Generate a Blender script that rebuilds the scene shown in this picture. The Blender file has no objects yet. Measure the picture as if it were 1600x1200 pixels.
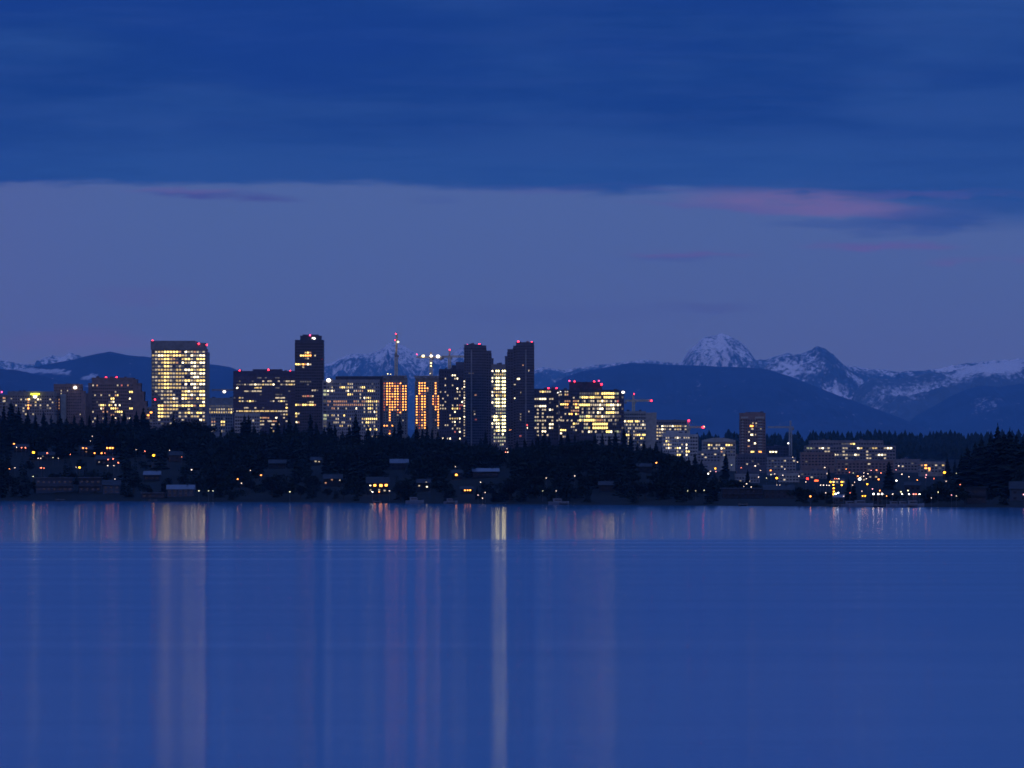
import bpy, math, random
import numpy as np

R = random.Random(7)
NR = np.random.RandomState(11)
sc = bpy.context.scene
COL = sc.collection
F = 9200.0          # focal length in photo pixels (photo 1600 wide)
HZ = 739.0          # horizon row in the photo
CAMZ = 20.0

# ------------------------------------------------------------------ camera
cam_d = bpy.data.cameras.new('camera')
cam = bpy.data.objects.new('camera', cam_d); COL.objects.link(cam)
cam.location = (0, 0, CAMZ)
cam.rotation_euler = (math.radians(90) + math.atan((HZ - 600) / F), 0, 0)
cam_d.sensor_width = 36; cam_d.lens = F / 1600 * 36
cam_d.clip_start = 1; cam_d.clip_end = 400000
cam_d.dof.use_dof = True; cam_d.dof.focus_distance = 240; cam_d.dof.aperture_fstop = cam_d.lens / 1000 / 0.034
sc.camera = cam

# ------------------------------------------------------------------ world (dusk sky)
W = bpy.data.worlds.new('World'); sc.world = W; W.use_nodes = True
nt = W.node_tree; nt.nodes.clear()
class N:
    """tiny helper for math node graphs"""
    def __init__(s, t): s.t = t
    def link(s, v, sock):
        if hasattr(v, 'is_output'): s.t.links.new(v, sock)
        else: sock.default_value = v
    def m(s, op, a, b=0.0, c=0.0, clamp=False):
        n = s.t.nodes.new('ShaderNodeMath'); n.operation = op; n.use_clamp = clamp
        s.link(a, n.inputs[0]); s.link(b, n.inputs[1]); s.link(c, n.inputs[2]); return n.outputs[0]
    def vec(s, x, y, z):
        n = s.t.nodes.new('ShaderNodeCombineXYZ')
        for i, v in enumerate((x, y, z)): s.link(v, n.inputs[i])
        return n.outputs[0]
    def sep(s, v):
        n = s.t.nodes.new('ShaderNodeSeparateXYZ'); s.t.links.new(v, n.inputs[0]); return n.outputs
    def noise(s, v, scale=1, detail=4, rough=0.5):
        n = s.t.nodes.new('ShaderNodeTexNoise'); s.t.links.new(v, n.inputs['Vector'])
        n.inputs['Scale'].default_value = scale; n.inputs['Detail'].default_value = detail
        n.inputs['Roughness'].default_value = rough; return n.outputs['Fac']
    def mix(s, f, a, b):
        n = s.t.nodes.new('ShaderNodeMix'); n.data_type = 'RGBA'
        s.link(f, n.inputs[0])
        for v, i in ((a, 6), (b, 7)):
            if hasattr(v, 'is_output'): s.t.links.new(v, n.inputs[i])
            else: n.inputs[i].default_value = (*v, 1)
        return n.outputs[2]
    def smooth(s, v, a, b):
        n = s.t.nodes.new('ShaderNodeMapRange'); n.interpolation_type = 'SMOOTHSTEP'
        s.link(v, n.inputs[0]); s.link(a, n.inputs[1]); s.link(b, n.inputs[2]); return n.outputs[0]
def lin(r, g, b):
    f = lambda c: (c / 255) / 12.92 if c / 255 < .04045 else ((c / 255 + .055) / 1.055) ** 2.4
    return (f(r), f(g), f(b))
g = N(nt)
tc = nt.nodes.new('ShaderNodeTexCoord')
x, y, z = g.sep(tc.outputs['Generated'])
ya = g.m('MAXIMUM', g.m('ABSOLUTE', y), 0.05)
u = g.m('MULTIPLY_ADD', g.m('DIVIDE', x, ya), 9.2, 0.8)      # azimuth, thousands of photo pixels
e = g.m('MULTIPLY', g.m('DIVIDE', z, ya), 9.2)                # elevation, same unit
n1 = g.noise(g.vec(g.m('MULTIPLY', u, 2.2), g.m('MULTIPLY', e, 9.0), 3.1), 1, 5, .55)
n2 = g.noise(g.vec(g.m('MULTIPLY', u, 1.1), g.m('MULTIPLY', e, 6.0), 9.7), 1, 3, .5)
n3 = g.noise(g.vec(g.m('MULTIPLY', u, 5.5), g.m('MULTIPLY', e, 30.0), 5.5), 1, 4, .6)
# clear band under the cloud deck
gap = g.mix(g.smooth(e, 0.0, .45), lin(76, 90, 146), lin(75, 99, 158))
gap = g.mix(g.m('MULTIPLY', g.smooth(u, .35, -.2), .35), gap, lin(86, 91, 154))
edge = g.m('MULTIPLY_ADD', g.smooth(u, .3, 1.0), -.010, .452)
edge = g.m('MULTIPLY_ADD', g.smooth(u, 1.12, 1.62), -.038, edge)
edge = g.m('MULTIPLY_ADD', g.m('SUBTRACT', n3, .5), .045, edge)
edge = g.m('MULTIPLY_ADD', g.m('SUBTRACT', n1, .5), .03, edge)
soft = g.m('MULTIPLY_ADD', g.smooth(u, .9, 1.6), .020, .008)
ck = g.smooth(e, g.m('SUBTRACT', edge, soft), g.m('ADD', edge, soft))
deck_streak = g.noise(g.vec(g.m('MULTIPLY', u, 3.0), g.m('MULTIPLY', e, 34.0), 1.7), 1, 5, .62)
band = g.smooth(g.m('MULTIPLY_ADD', g.m('SUBTRACT', n1, .5), .10, e), .49, .545)
deck = g.mix(band, lin(36, 74, 144), lin(20, 56, 128))
deck = g.mix(g.m('MULTIPLY', g.smooth(g.m('MULTIPLY_ADD', n1, .5, g.m('MULTIPLY', n2, .5)), .46, .64), .85), deck, lin(36, 72, 142))
deck = g.mix(g.m('MULTIPLY', g.smooth(n2, .56, .36), .6), deck, lin(21, 55, 136))
deck = g.mix(g.m('MULTIPLY', g.smooth(deck_streak, .42, .66), .20), deck, lin(44, 74, 146))
deck = g.mix(g.m('MULTIPLY', g.smooth(deck_streak, .52, .34), .18), deck, lin(18, 50, 126))
col = g.mix(ck, gap, deck)
def blob(u0, e0, ru, re, s=1.0, slope=0.0):
    du = g.m('DIVIDE', g.m('SUBTRACT', u, u0), ru)
    ee = g.m('MULTIPLY_ADD', g.m('SUBTRACT', u, u0), slope, g.m('SUBTRACT', e, e0))
    ee = g.m('MULTIPLY_ADD', g.m('SUBTRACT', n3, .5), .05, ee)
    de = g.m('DIVIDE', ee, re)
    r2 = g.m('ADD', g.m('MULTIPLY', du, du), g.m('MULTIPLY', de, de))
    return g.m('MULTIPLY', g.m('MULTIPLY', g.smooth(r2, 1.0, .0), s), g.smooth(n3, .30, .60))
for (u0, e0, ru, re, s, slp, c) in (
        (1.22, .428, .20, .022, .85, .02, (98, 94, 152)), (1.24, .430, .12, .012, .7, 0, (106, 96, 154)), (1.35, .414, .16, .016, .8, .04, (104, 95, 154)),
        (1.10, .418, .16, .007, .5, .03, (88, 84, 152)), (1.45, .436, .20, .008, .5, 0, (80, 80, 152)), (.95, .444, .32, .007, .35, 0, (72, 80, 150)),
        (1.08, .342, .13, .007, .8, -.01, (88, 82, 148)), (1.06, .336, .12, .006, .5, 0, (64, 82, 150)), (1.38, .354, .16, .009, .75, 0, (94, 82, 150)),
        (1.57, .33, .16, .006, .6, 0, (96, 82, 148)), (.35, .432, .15, .011, .9, .06, (62, 68, 142)), (.29, .442, .12, .006, .6, .02, (90, 88, 152)),
        (1.33, .392, .17, .010, .45, 0, (46, 74, 146)), (1.52, .40, .22, .030, .85, 0, (42, 72, 144)), (1.40, .378, .10, .014, .6, 0, (54, 78, 148)), (.22, .28, .12, .02, .3, 0, (84, 84, 148)),
        (.13, .205, .16, .03, .35, 0, (94, 84, 148)), (.68, .425, .05, .008, .4, 0, (60, 78, 150)), (.9, .25, .3, .02, .25, 0, (68, 82, 148)), (1.1, .26, .12, .012, .4, 0, (66, 76, 140))):
    col = g.mix(blob(u0, e0, ru, re, s, slp), col, lin(*c))
# overhead: deck goes on; west (behind the camera): the afterglow that still lights the land

sky = nt.nodes.new('ShaderNodeTexSky'); sky.sky_type = 'NISHITA'; sky.sun_disc = False
sky.sun_elevation = math.radians(0.5); sky.sun_rotation = math.radians(180); sky.altitude = 0
skm = nt.nodes.new('ShaderNodeVectorMath'); skm.operation = 'SCALE'; skm.inputs['Scale'].default_value = 0.006
nt.links.new(sky.outputs[0], skm.inputs[0])
wst = nt.nodes.new('ShaderNodeVectorMath'); wst.operation = 'ADD'
nt.links.new(skm.outputs[0], wst.inputs[0]); wst.inputs[1].default_value = (0.12, 0.17, 0.36)
# horizon glow decays upward in the west
col = g.mix(g.smooth(y, -.05, -.45), col, wst.outputs[0])
col = g.mix(g.smooth(z, .22, .62), col, (.15, .29, .92))     # the open sky overhead, still lit
bg = nt.nodes.new('ShaderNodeBackground'); nt.links.new(col, bg.inputs[0]); bg.inputs[1].default_value = 1.0
ow = nt.nodes.new('ShaderNodeOutputWorld'); nt.links.new(bg.outputs[0], ow.inputs[0])

# faint, broad, pinkish light of the set sun from behind the camera
sd = bpy.data.lights.new('sun', 'SUN'); sd.energy = 0.06; sd.angle = math.radians(12); sd.color = (1.0, .72, .74)
so = bpy.data.objects.new('sun', sd); COL.objects.link(so); so.rotation_euler = (math.radians(86), 0, math.radians(-12))

v = sc.view_settings; v.view_transform = 'Standard'; v.look = 'None'; v.gamma = 1; v.exposure = 0; v.use_curve_mapping = False
cy = sc.cycles
cy.use_denoising = True; cy.max_bounces = 4; cy.diffuse_bounces = 1; cy.glossy_bounces = 2
cy.transmission_bounces = 1; cy.volume_bounces = 0; cy.transparent_max_bounces = 4
cy.sample_clamp_indirect = 6.0; cy.filter_width = 1.5

# ------------------------------------------------------------------ placing helpers
def PX(u_, d): return (u_ - 800) / F * d
def PZ(y_, d): return CAMZ + (HZ - y_) / F * d
def YP(z_, d): return HZ - (z_ - CAMZ) / d * F
def shore(u_): return 184000.0 / (np.interp(u_, [-600, 0, 400, 800, 1200, 1600, 2200], [780, 782, 784.2, 787.6, 790.6, 793, 795]) - HZ)
SL = ([-60, 0, 60, 400, 800, 1200, 1600, 2000, 3000, 4500, 6000, 7500, 8500, 12000, 20000, 90000],
      [-4, .5, 3, 23, 42, 51, 53, 50, 46, 44, 58, 76, 66, 40, 30, 30])
SR = ([-60, 0, 60, 500, 1000, 1500, 2100, 2900, 4000, 5500, 7000, 8000, 9000, 12500, 20000, 90000],
      [-4, .5, 2, 5, 9, 13, 18, 24, 31, 41, 59, 82, 62, 40, 30, 30])
def gz(u_, d):
    s = d - shore(u_)
    t = np.clip((u_ - 980) / 170.0, 0, 1); t = t * t * (3 - 2 * t)
    fl = np.interp(u_, [0, 230, 330, 700, 900, 1050], [1.0, .95, .82, .68, .74, .66])
    fl = np.where(s > 4000, 1.0, fl) if np.ndim(s) else (1.0 if s > 4000 else fl)
    return np.interp(s, *SL) * fl * (1 - t) + np.interp(s, *SR) * t
def find_d(u_, yt, h=0.0, smax=6500):
    """distance at which something h metres above the ground shows at photo row yt"""
    D = float(shore(u_)); best = None
    if u_ < 1060: smax = 980
    for k in range(0, 650):
        d = D + 8 + k * smax / 650.0
        yy = YP(float(gz(u_, d)) + h, d)
        if yy <= yt: return d
        if best is None or yy < best[0]: best = (yy, d)
    return best[1]

# ------------------------------------------------------------------ materials
def mat(name, base, rough=.8, metal=0.0, noise=None, scale=.3, spec=.3):
    m = bpy.data.materials.new(name); m.use_nodes = True; t = m.node_tree
    b = t.nodes['Principled BSDF']; b.inputs['Roughness'].default_value = rough; b.inputs['Metallic'].default_value = metal
    b.inputs['Specular IOR Level'].default_value = spec
    h = N(t)
    if noise:
        tcn = t.nodes.new('ShaderNodeTexCoord')
        f = h.smooth(h.noise(tcn.outputs['Object'], scale, 4), .35, .65)
        c = h.mix(f, tuple(a * (1 - noise) for a in base), tuple(min(1, a * (1 + noise)) for a in base))
        t.links.new(c, b.inputs['Base Color'])
    else: b.inputs['Base Color'].default_value = (*base, 1)
    return m
def emat(name, colr, s, var=0.0, scale=.5):
    m = bpy.data.materials.new(name); m.use_nodes = True; t = m.node_tree
    b = t.nodes['Principled BSDF']; b.inputs['Base Color'].default_value = (.03, .03, .03, 1)
    b.inputs['Emission Color'].default_value = (*colr, 1); b.inputs['Emission Strength'].default_value = s
    if var:
        h = N(t); ge = t.nodes.new('ShaderNodeNewGeometry')
        f = h.noise(ge.outputs['Position'], scale, 2, .6)
        k = h.m('MULTIPLY', h.smooth(f, .5 - .22, .5 + .22), 2 * var * s)
        t.links.new(h.m('ADD', k, s * (1 - var)), b.inputs['Emission Strength'])
    m.cycles.emission_sampling = 'NONE'
    return m
WM = {  # window light by character
    ',': emat('window_faint', (.55, .5, .45), .16, .5), 'w': emat('window_soft_white', (1, .82, .56), .6, .55),
    'W': emat('window_bright_white', (1, .84, .52), 3.2, .35), 'y': emat('window_soft_yellow', (1, .70, .26), .8, .5),
    'Y': emat('window_bright_yellow', (1, .70, .20), 2.7, .35), 'o': emat('window_soft_orange', (1, .5, .26), .55, .5),
    'O': emat('window_bright_orange', (1, .34, .06), 4.2, .25), 'r': emat('window_soft_red', (1, .25, .2), .6, .4),
    'R': emat('window_red', (1, .10, .10), 2.0, .2), 'g': emat('window_pale_green', (.8, .85, .5), .5, .5),
    'G': emat('window_lime_white', (1, .88, .36), 6.0, .3), 'q': emat('painted_work_glow', (1, .17, .04), .6, .3),  # q cells: spill of the work lights put in as emission
    'X': emat('work_light_gold', (1, .34, .05), 5.5, .25)}
ORDER = {k: i for i, k in enumerate(',.qrgowyRYOGWX')}
GLASS = mat('dark_glass', (.015, .02, .035), .25, 0, .4, .2, .45)
GLASSB = mat('blue_glass', (.025, .035, .08), .2, 0, .3, .05, .6)
WALL = {
    'grey': mat('grey_concrete', (.24, .22, .22), .85, 0, .15), 'pale': mat('pale_concrete', (.40, .37, .34), .85, 0, .12),
    'brown': mat('brown_brick', (.22, .14, .12), .85, 0, .15), 'dark': mat('dark_cladding', (.035, .038, .062), .5, 0, .2),
    'blue': mat('blue_cladding', (.022, .034, .085), .35, 0, .25), 'steel': mat('steel_cladding', (.065, .07, .10), .4, 0, .2),
    'raw': mat('raw_concrete', (.26, .22, .19), .9, 0, .2), 'taupe': mat('taupe_stone', (.20, .17, .165), .8, 0, .15),
    'lite': mat('light_stone', (.34, .30, .26), .85, 0, .12)}
ROOFM = mat('roof_membrane', (.12, .12, .13), .9, 0, .2)
CRANEM = mat('crane_steel', (.62, .46, .24), .6, 0, .2)
BARK = mat('bark', (.05, .035, .025), .95, 0, .3)
FIR = mat('fir_needles', (.010, .015, .011), .9, 0, .5, .25, .1)
LEAF = mat('dark_foliage', (.013, .015, .010), .9, 0, .5, .3, .1)
POLE = mat('lamp_pole_metal', (.10, .10, .11), .6, .5)
BEACON_R = emat('beacon_red', (1, .02, .045), 9.0)
BEACON_P = emat('beacon_magenta', (1, .06, .22), 5.0)
FLOOD = emat('floodlight_white', (1, .93, .82), 3.6)
FLOODY = emat('floodlight_yellow', (1, .85, .40), 3.6)

# ------------------------------------------------------------------ mesh helpers
class MB:
    def __init__(s): s.v = []; s.f = []; s.mi = []; s.mats = []
    def slot(s, m):
        if m not in s.mats: s.mats.append(m)
        return s.mats.index(m)
    def box(s, x0, x1, y0, y1, z0, z1, m=None):
        b = len(s.v)
        s.v += [(x0, y0, z0), (x1, y0, z0), (x1, y1, z0), (x0, y1, z0), (x0, y0, z1), (x1, y0, z1), (x1, y1, z1), (x0, y1, z1)]
        s.f += [tuple(b + i for i in q) for q in ((0, 3, 2, 1), (4, 5, 6, 7), (0, 1, 5, 4), (1, 2, 6, 5), (2, 3, 7, 6), (3, 0, 4, 7))]
        s.mi += [s.slot(m)] * 6 if m else [0] * 6
    def bar(s, p, q, r=.1, n=4, r2=None):
        p = np.array(p, float); q = np.array(q, float); a = q - p; L = np.linalg.norm(a)
        if L < 1e-6: return
        a /= L; t = np.array((0, 0, 1.0)) if abs(a[2]) < .9 else np.array((1.0, 0, 0))
        e1 = np.cross(a, t); e1 /= np.linalg.norm(e1); e2 = np.cross(a, e1); b = len(s.v)
        r2 = r if r2 is None else r2
        for c, rr in ((p, r), (q, r2)):
            for k in range(n):
                w = 2 * math.pi * (k + .5) / n
                s.v.append(tuple(c + rr * (math.cos(w) * e1 + math.sin(w) * e2)))
        for k in range(n):
            s.f.append((b + k, b + (k + 1) % n, b + n + (k + 1) % n, b + n + k))
        s.f += [tuple(b + k for k in reversed(range(n))), tuple(b + n + k for k in range(n))]
        s.mi += [0] * (n + 2)
    def ball(s, c, r, n=8, m=4, sz=1.0):
        b = len(s.v)
        s.v.append((c[0], c[1], c[2] - r * sz))
        for i in range(1, m):
            w = math.pi * i / m
            for k in range(n):
                a = 2 * math.pi * k / n
                s.v.append((c[0] + r * math.sin(w) * math.cos(a), c[1] + r * math.sin(w) * math.sin(a), c[2] - r * sz * math.cos(w)))
        s.v.append((c[0], c[1], c[2] + r * sz)); t = len(s.v) - 1
        for k in range(n):
            s.f.append((b, b + 1 + (k + 1) % n, b + 1 + k))
            for i in range(m - 2):
                o = b + 1 + i * n
                s.f.append((o + k, o + (k + 1) % n, o + n + (k + 1) % n, o + n + k))
            o = b + 1 + (m - 2) * n
            s.f.append((o + k, o + (k + 1) % n, t))
        s.mi += [0] * (n * m)
    def build(s, name, m=None, parent=None):
        me = bpy.data.meshes.new(name); me.from_pydata(s.v, [], s.f)
        if s.mats:
            for q in s.mats: me.materials.append(q)
            me.polygons.foreach_set('material_index', s.mi)
        else: me.materials.append(m)
        me.update(); o = bpy.data.objects.new(name, me); COL.objects.link(o)
        if parent: o.parent = parent
        return o
def empty(name, loc, label, cat, group=None):
    o = bpy.data.objects.new(name, None); COL.objects.link(o); o.location = loc; o.empty_display_size = 1
    o['label'] = label; o['category'] = cat
    if group: o['group'] = group
    return o
def tag(o, label, cat, group=None):
    o['label'] = label; o['category'] = cat
    if group: o['group'] = group
    return o
def npmesh(name, V, Fc, m, kind=None, smooth=False, parent=None):
    me = bpy.data.meshes.new(name); n = Fc.shape[1]
    me.vertices.add(len(V)); me.vertices.foreach_set('co', V.astype(np.float32).ravel())
    me.loops.add(Fc.size); me.loops.foreach_set('vertex_index', Fc.astype(np.int32).ravel())
    me.polygons.add(len(Fc)); me.polygons.foreach_set('loop_start', np.arange(0, Fc.size, n, dtype=np.int32))
    me.polygons.foreach_set('loop_total', np.full(len(Fc), n, np.int32))
    if smooth: me.polygons.foreach_set('use_smooth', np.ones(len(Fc), bool))
    me.materials.append(m); me.update(calc_edges=True); me.validate()
    o = bpy.data.objects.new(name, me); COL.objects.link(o)
    if kind: o['kind'] = kind
    if parent: o.parent = parent
    return o
def vnoise(x, y, seed):
    xi = np.floor(x).astype(np.int64); yi = np.floor(y).astype(np.int64); fx = x - xi; fy = y - yi
    fx = fx * fx * (3 - 2 * fx); fy = fy * fy * (3 - 2 * fy)
    def h(a, b):
        n = (a * 374761393 + b * 668265263 + seed * 974634777) & 0xffffffff
        n = ((n ^ (n >> 13)) * 1274126177) & 0xffffffff
        return ((n ^ (n >> 16)) & 0xffff) / 65535.0
    return (h(xi, yi) * (1 - fx) + h(xi + 1, yi) * fx) * (1 - fy) + (h(xi, yi + 1) * (1 - fx) + h(xi + 1, yi + 1) * fx) * fy
def fbm(x, y, seed, o=5, ridged=False, gain=.5):
    a = 1; t = 0; s = 0
    for k in range(o):
        n = vnoise(x * 2 ** k, y * 2 ** k, seed + k)
        if ridged: n = 1 - abs(2 * n - 1)
        s = s + a * n; t += a; a *= gain
    return s / t

# ------------------------------------------------------------------ ground
us = np.linspace(-900, 2500, 260)
ss = np.concatenate([[-80, -40, -12, 0, 15, 40], np.linspace(80, 2400, 50), np.linspace(2500, 9500, 60), np.geomspace(10000, 130000, 28)])
UU, SS = np.meshgrid(us, ss)
DD = shore(UU) + SS
ZZ = gz(UU, DD) + (fbm(PX(UU, DD) / 180, DD / 180, 3, 4) - .5) * np.clip(SS / 200, 0, 1) * 5
V = np.stack([PX(UU, DD), DD, ZZ], -1).reshape(-1, 3)
nx, ny = len(us), len(ss)
idx = np.arange(nx * ny).reshape(ny, nx)
Q = np.stack([idx[:-1, :-1], idx[:-1, 1:], idx[1:, 1:], idx[1:, :-1]], -1).reshape(-1, 4)
GROUNDM = mat('winter_ground', (.006, .0065, .005), .95, 0, .4, .02, .1)
npmesh('ground', V, Q, GROUNDM, 'structure', True)

# ------------------------------------------------------------------ water
wm = bpy.data.materials.new('lake_water'); wm.use_nodes = True; t = wm.node_tree
b = t.nodes['Principled BSDF']; h = N(t)
b.inputs['Base Color'].default_value = (.026, .15, .31, 1); b.inputs['IOR'].default_value = 1.45  # blue diffuse base makes up for sky reflection the surface lacks
b.inputs['Specular IOR Level'].default_value = .5
ge = t.nodes.new('ShaderNodeNewGeometry'); wx, wy, wz = h.sep(ge.outputs['Position'])
nb = h.noise(h.vec(h.m('MULTIPLY', wx, .0006), h.m('MULTIPLY', wy, .006), 0), 1, 4, .6)
nb2 = h.noise(h.vec(h.m('MULTIPLY', wx, .003), h.m('MULTIPLY', wy, .03), 4.0), 1, 4, .6)
# calmer water close to the far shore, a wind-ruffled reach in front of it, smoother water again nearby
yd = h.m('MULTIPLY_ADD', h.m('SUBTRACT', nb, .5), 420, wy)
yd = h.m('MULTIPLY_ADD', wx, -.35, yd)
far = h.smooth(yd, 1660, 1880)
near = h.smooth(yd, 900, 420)
rg = h.m('MULTIPLY_ADD', far, -.056, .128)
rg = h.m('MULTIPLY_ADD', near, -.024, rg)
rg = h.m('MULTIPLY_ADD', h.m('SUBTRACT', nb2, .5), .035, rg)
pt = h.m('MULTIPLY', h.smooth(yd, 1150, 1600), h.smooth(yd, 1900, 1700))
nb3 = h.noise(h.vec(h.m('MULTIPLY', wx, .0012), h.m('MULTIPLY', wy, .018), 7.0), 1, 3, .6)
rg = h.m('MULTIPLY_ADD', h.m('MULTIPLY', h.smooth(nb3, .50, .66), pt), -.04, rg)
t.links.new(rg, b.inputs['Roughness'])
b.inputs['Anisotropic'].default_value = .8
t.links.new(h.vec(0.0, 1.0, 0.0), b.inputs['Tangent'])
wv = h.noise(h.vec(h.m('MULTIPLY', wx, .35), h.m('MULTIPLY', wy, .9), 0), 1, 3, .6)
bp = t.nodes.new('ShaderNodeBump'); bp.inputs['Strength'].default_value = 1.0; bp.inputs['Distance'].default_value = .02
t.links.new(wv, bp.inputs['Height']); t.links.new(bp.outputs[0], b.inputs['Normal'])
ys_ = np.array([-1500, 0, 400, 1000, 2000, 3000, 4400.0]); xs_ = np.linspace(-9000, 9000, 13)
XX, YY = np.meshgrid(xs_, ys_); V = np.stack([XX, YY, XX * 0], -1).reshape(-1, 3)
idx = np.arange(V.shape[0]).reshape(len(ys_), len(xs_))
npmesh('water', V, np.stack([idx[:-1, :-1], idx[:-1, 1:], idx[1:, 1:], idx[1:, :-1]], -1).reshape(-1, 4), wm, 'structure')

# ------------------------------------------------------------------ mountains
def mountain_mat(name, rock, snow, gain=2.3):
    m = bpy.data.materials.new(name); m.use_nodes = True; t = m.node_tree; b = t.nodes['Principled BSDF']; h = N(t)
    at = t.nodes.new('ShaderNodeAttribute'); at.attribute_name = 'snow'
    b.inputs['Roughness'].default_value = .9; b.inputs['Specular IOR Level'].default_value = .1
    ge = t.nodes.new('ShaderNodeNewGeometry'); px, py, pz = h.sep(ge.outputs['Position'])
    n = h.noise(h.vec(h.m('MULTIPLY', px, .018), h.m('MULTIPLY', py, .005), h.m('MULTIPLY', pz, .009)), 1, 5, .7)
    k = h.smooth(h.m('MULTIPLY_ADD', h.m('SUBTRACT', n, .5), gain, at.outputs['Fac']), .30, .74)
    n2 = h.noise(h.vec(h.m('MULTIPLY', px, .002), h.m('MULTIPLY', py, .001), h.m('MULTIPLY', pz, .004)), 1, 4, .6)
    c = h.mix(n2, tuple(a * .6 for a in rock), tuple(a * 1.4 for a in rock))
    t.links.new(h.mix(k, c, snow), b.inputs['Base Color']); return m
MSNOW = mountain_mat('snowy_rock', (.045, .065, .11), (.66, .56, .60))
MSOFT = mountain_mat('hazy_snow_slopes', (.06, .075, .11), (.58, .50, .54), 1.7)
MFOR = mountain_mat('forested_slope', (.022, .045, .10), (.40, .36, .40), 2.4)  # blue in the forest colour stands in for part of the distant haze
MS = 1.55
def mountain(name, d, ridge, front, back, amp, m, snowf, seed, nx=420, nyf=60, jag=0.0, freq=1.0):
    d *= MS; front *= MS; back *= MS; amp *= MS
    xs = [p[0] for p in ridge]; ysr = [p[1] for p in ridge]
    U = np.linspace(xs[0], xs[-1], nx); T = np.concatenate([np.linspace(-1, 0, nyf), np.linspace(0.08, 1, 14)])
    UU, TT = np.meshgrid(U, T)
    k = F / d                                                   # pixels per metre
    yr = np.interp(UU, xs, ysr) + (fbm(UU / 14.0 * freq, UU * 0 + 3.3, seed, 5, True) - .55) * jag
    top = np.maximum((HZ - yr) / F * d + CAMZ, 20)
    Y = d + np.where(TT < 0, TT * front, TT * back)
    X = (UU - 800) / F * d
    prof = np.clip(1 - np.abs(TT), 0, 1) ** np.where(TT < 0, 1.15, 1.0)
    H = top * prof
    wx = X / (900.0 * MS / freq) + (fbm(X / 2500 / MS, Y / 2500 / MS, seed + 9, 3) - .5) * 2; wy = Y / (2600.0 * MS / freq)
    rn = fbm(wx, wy, seed + 20, 6, True, .55)
    env = np.clip(np.abs(TT) * 5, 0, 1) * np.clip(prof * 3, 0, 1)
    H = H + (rn - .6) * amp * env * (.35 + .65 * top / top.max())
    H = np.where(TT <= -1, 0, H); H[-1] = 0
    V = np.stack([X, Y, H], -1).reshape(-1, 3); ny = len(T); idx = np.arange(nx * ny).reshape(ny, nx)
    Qf = np.stack([idx[:-1, :-1], idx[:-1, 1:], idx[1:, 1:], idx[1:, :-1]], -1).reshape(-1, 4)
    o = npmesh(name, V, Qf, m, 'structure', True)
    gx = np.gradient(H, axis=1) / (X[0, 1] - X[0, 0])
    yp = HZ - (H - CAMZ) / Y * F; up = 800 + X / Y * F
    sn = snowf(up, yp, rn, gx, H)
    a = o.data.attributes.new('snow', 'FLOAT', 'POINT'); a.data.foreach_set('value', np.clip(sn, 0, 1).astype(np.float32).ravel())
    return o
sst = lambda v, a, b: (lambda q: q * q * (3 - 2 * q))(np.clip((v - a) / (b - a), 0, 1))
ell = lambda u_, y_, cx, cy_, rx, ry, sl=0: np.clip(1.3 - np.sqrt(((u_ - cx) / rx) ** 2 + ((y_ - cy_ - (u_ - cx) * sl) / ry) ** 2), 0, 1)
# far snow ranges
mountain('far_mountain', 52000, [(-900, 640), (-300, 585), (-60, 570), (0, 562), (20, 566), (50, 570), (66, 560), (80, 555), (95, 558), (108, 550), (122, 554), (150, 572), (250, 600), (400, 600),
    (505, 572), (530, 560), (548, 552), (575, 553), (592, 548), (612, 533), (622, 536), (640, 545), (660, 555), (700, 556), (716, 545), (724, 541), (740, 560), (790, 590), (836, 577), (848, 573), (880, 578),
    (930, 570), (1010, 562), (1060, 568), (1068, 560), (1076, 546), (1088, 537), (1098, 528), (1112, 524), (1128, 521), (1140, 525), (1152, 531), (1164, 538), (1172, 551), (1180, 562), (1196, 562), (1205, 558), (1230, 552), (1250, 556),
    (1330, 572), (1400, 580), (1450, 578), (1480, 572), (1520, 566), (1560, 563), (1600, 560), (1800, 550), (2100, 570), (2500, 600)], 9000, 6000, 520, MSNOW,
    lambda u_, y_, rn, gx, H: .22 + .42 * sst(600 - y_ , 0, 60) - (rn - .55) * 1.0 + .25 * sst(gx, -.5, .6), 5, 1500, 90, 4.0, 2.2)
mountain('right_mountain', 46000, [(1120, 640), (1190, 578), (1212, 560), (1232, 556), (1250, 553), (1268, 546), (1278, 540), (1290, 545), (1305, 556), (1318, 570), (1345, 590), (1390, 620), (1440, 660), (1480, 700)], 6500, 4000, 330, MSNOW,
    lambda u_, y_, rn, gx, H: .50 + .16 * sst(u_, 1300, 1215) - (rn - .55) * 1.3 + .3 * ell(u_, y_, 1262, 578, 40, 9, -.15) + .3 * ell(u_, y_, 1305, 612, 34, 12) - .25 * ell(u_, y_, 1300, 566, 22, 14, 1.0), 31, 500, 80, 3.0, 2.0)
mountain('snowy_ridge', 44000, [(1300, 660), (1330, 612), (1360, 590), (1400, 592), (1430, 588), (1450, 582), (1480, 582), (1500, 576), (1530, 568), (1560, 566), (1590, 562), (1640, 555), (1900, 560), (2400, 600)], 8000, 4000, 380, MSOFT,
    lambda u_, y_, rn, gx, H: .50 - (rn - .55) * 1.2 - .35 * sst(u_, 1440, 1520) * sst(y_, 585, 610) + .8 * ell(u_, y_, 1560, 572, 50, 12, -.1) + .3 * ell(u_, y_, 1500, 592, 26, 14, -.4) - .25 * sst(y_, 600, 650), 47, 600, 80, 3.0, 2.0)
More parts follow.
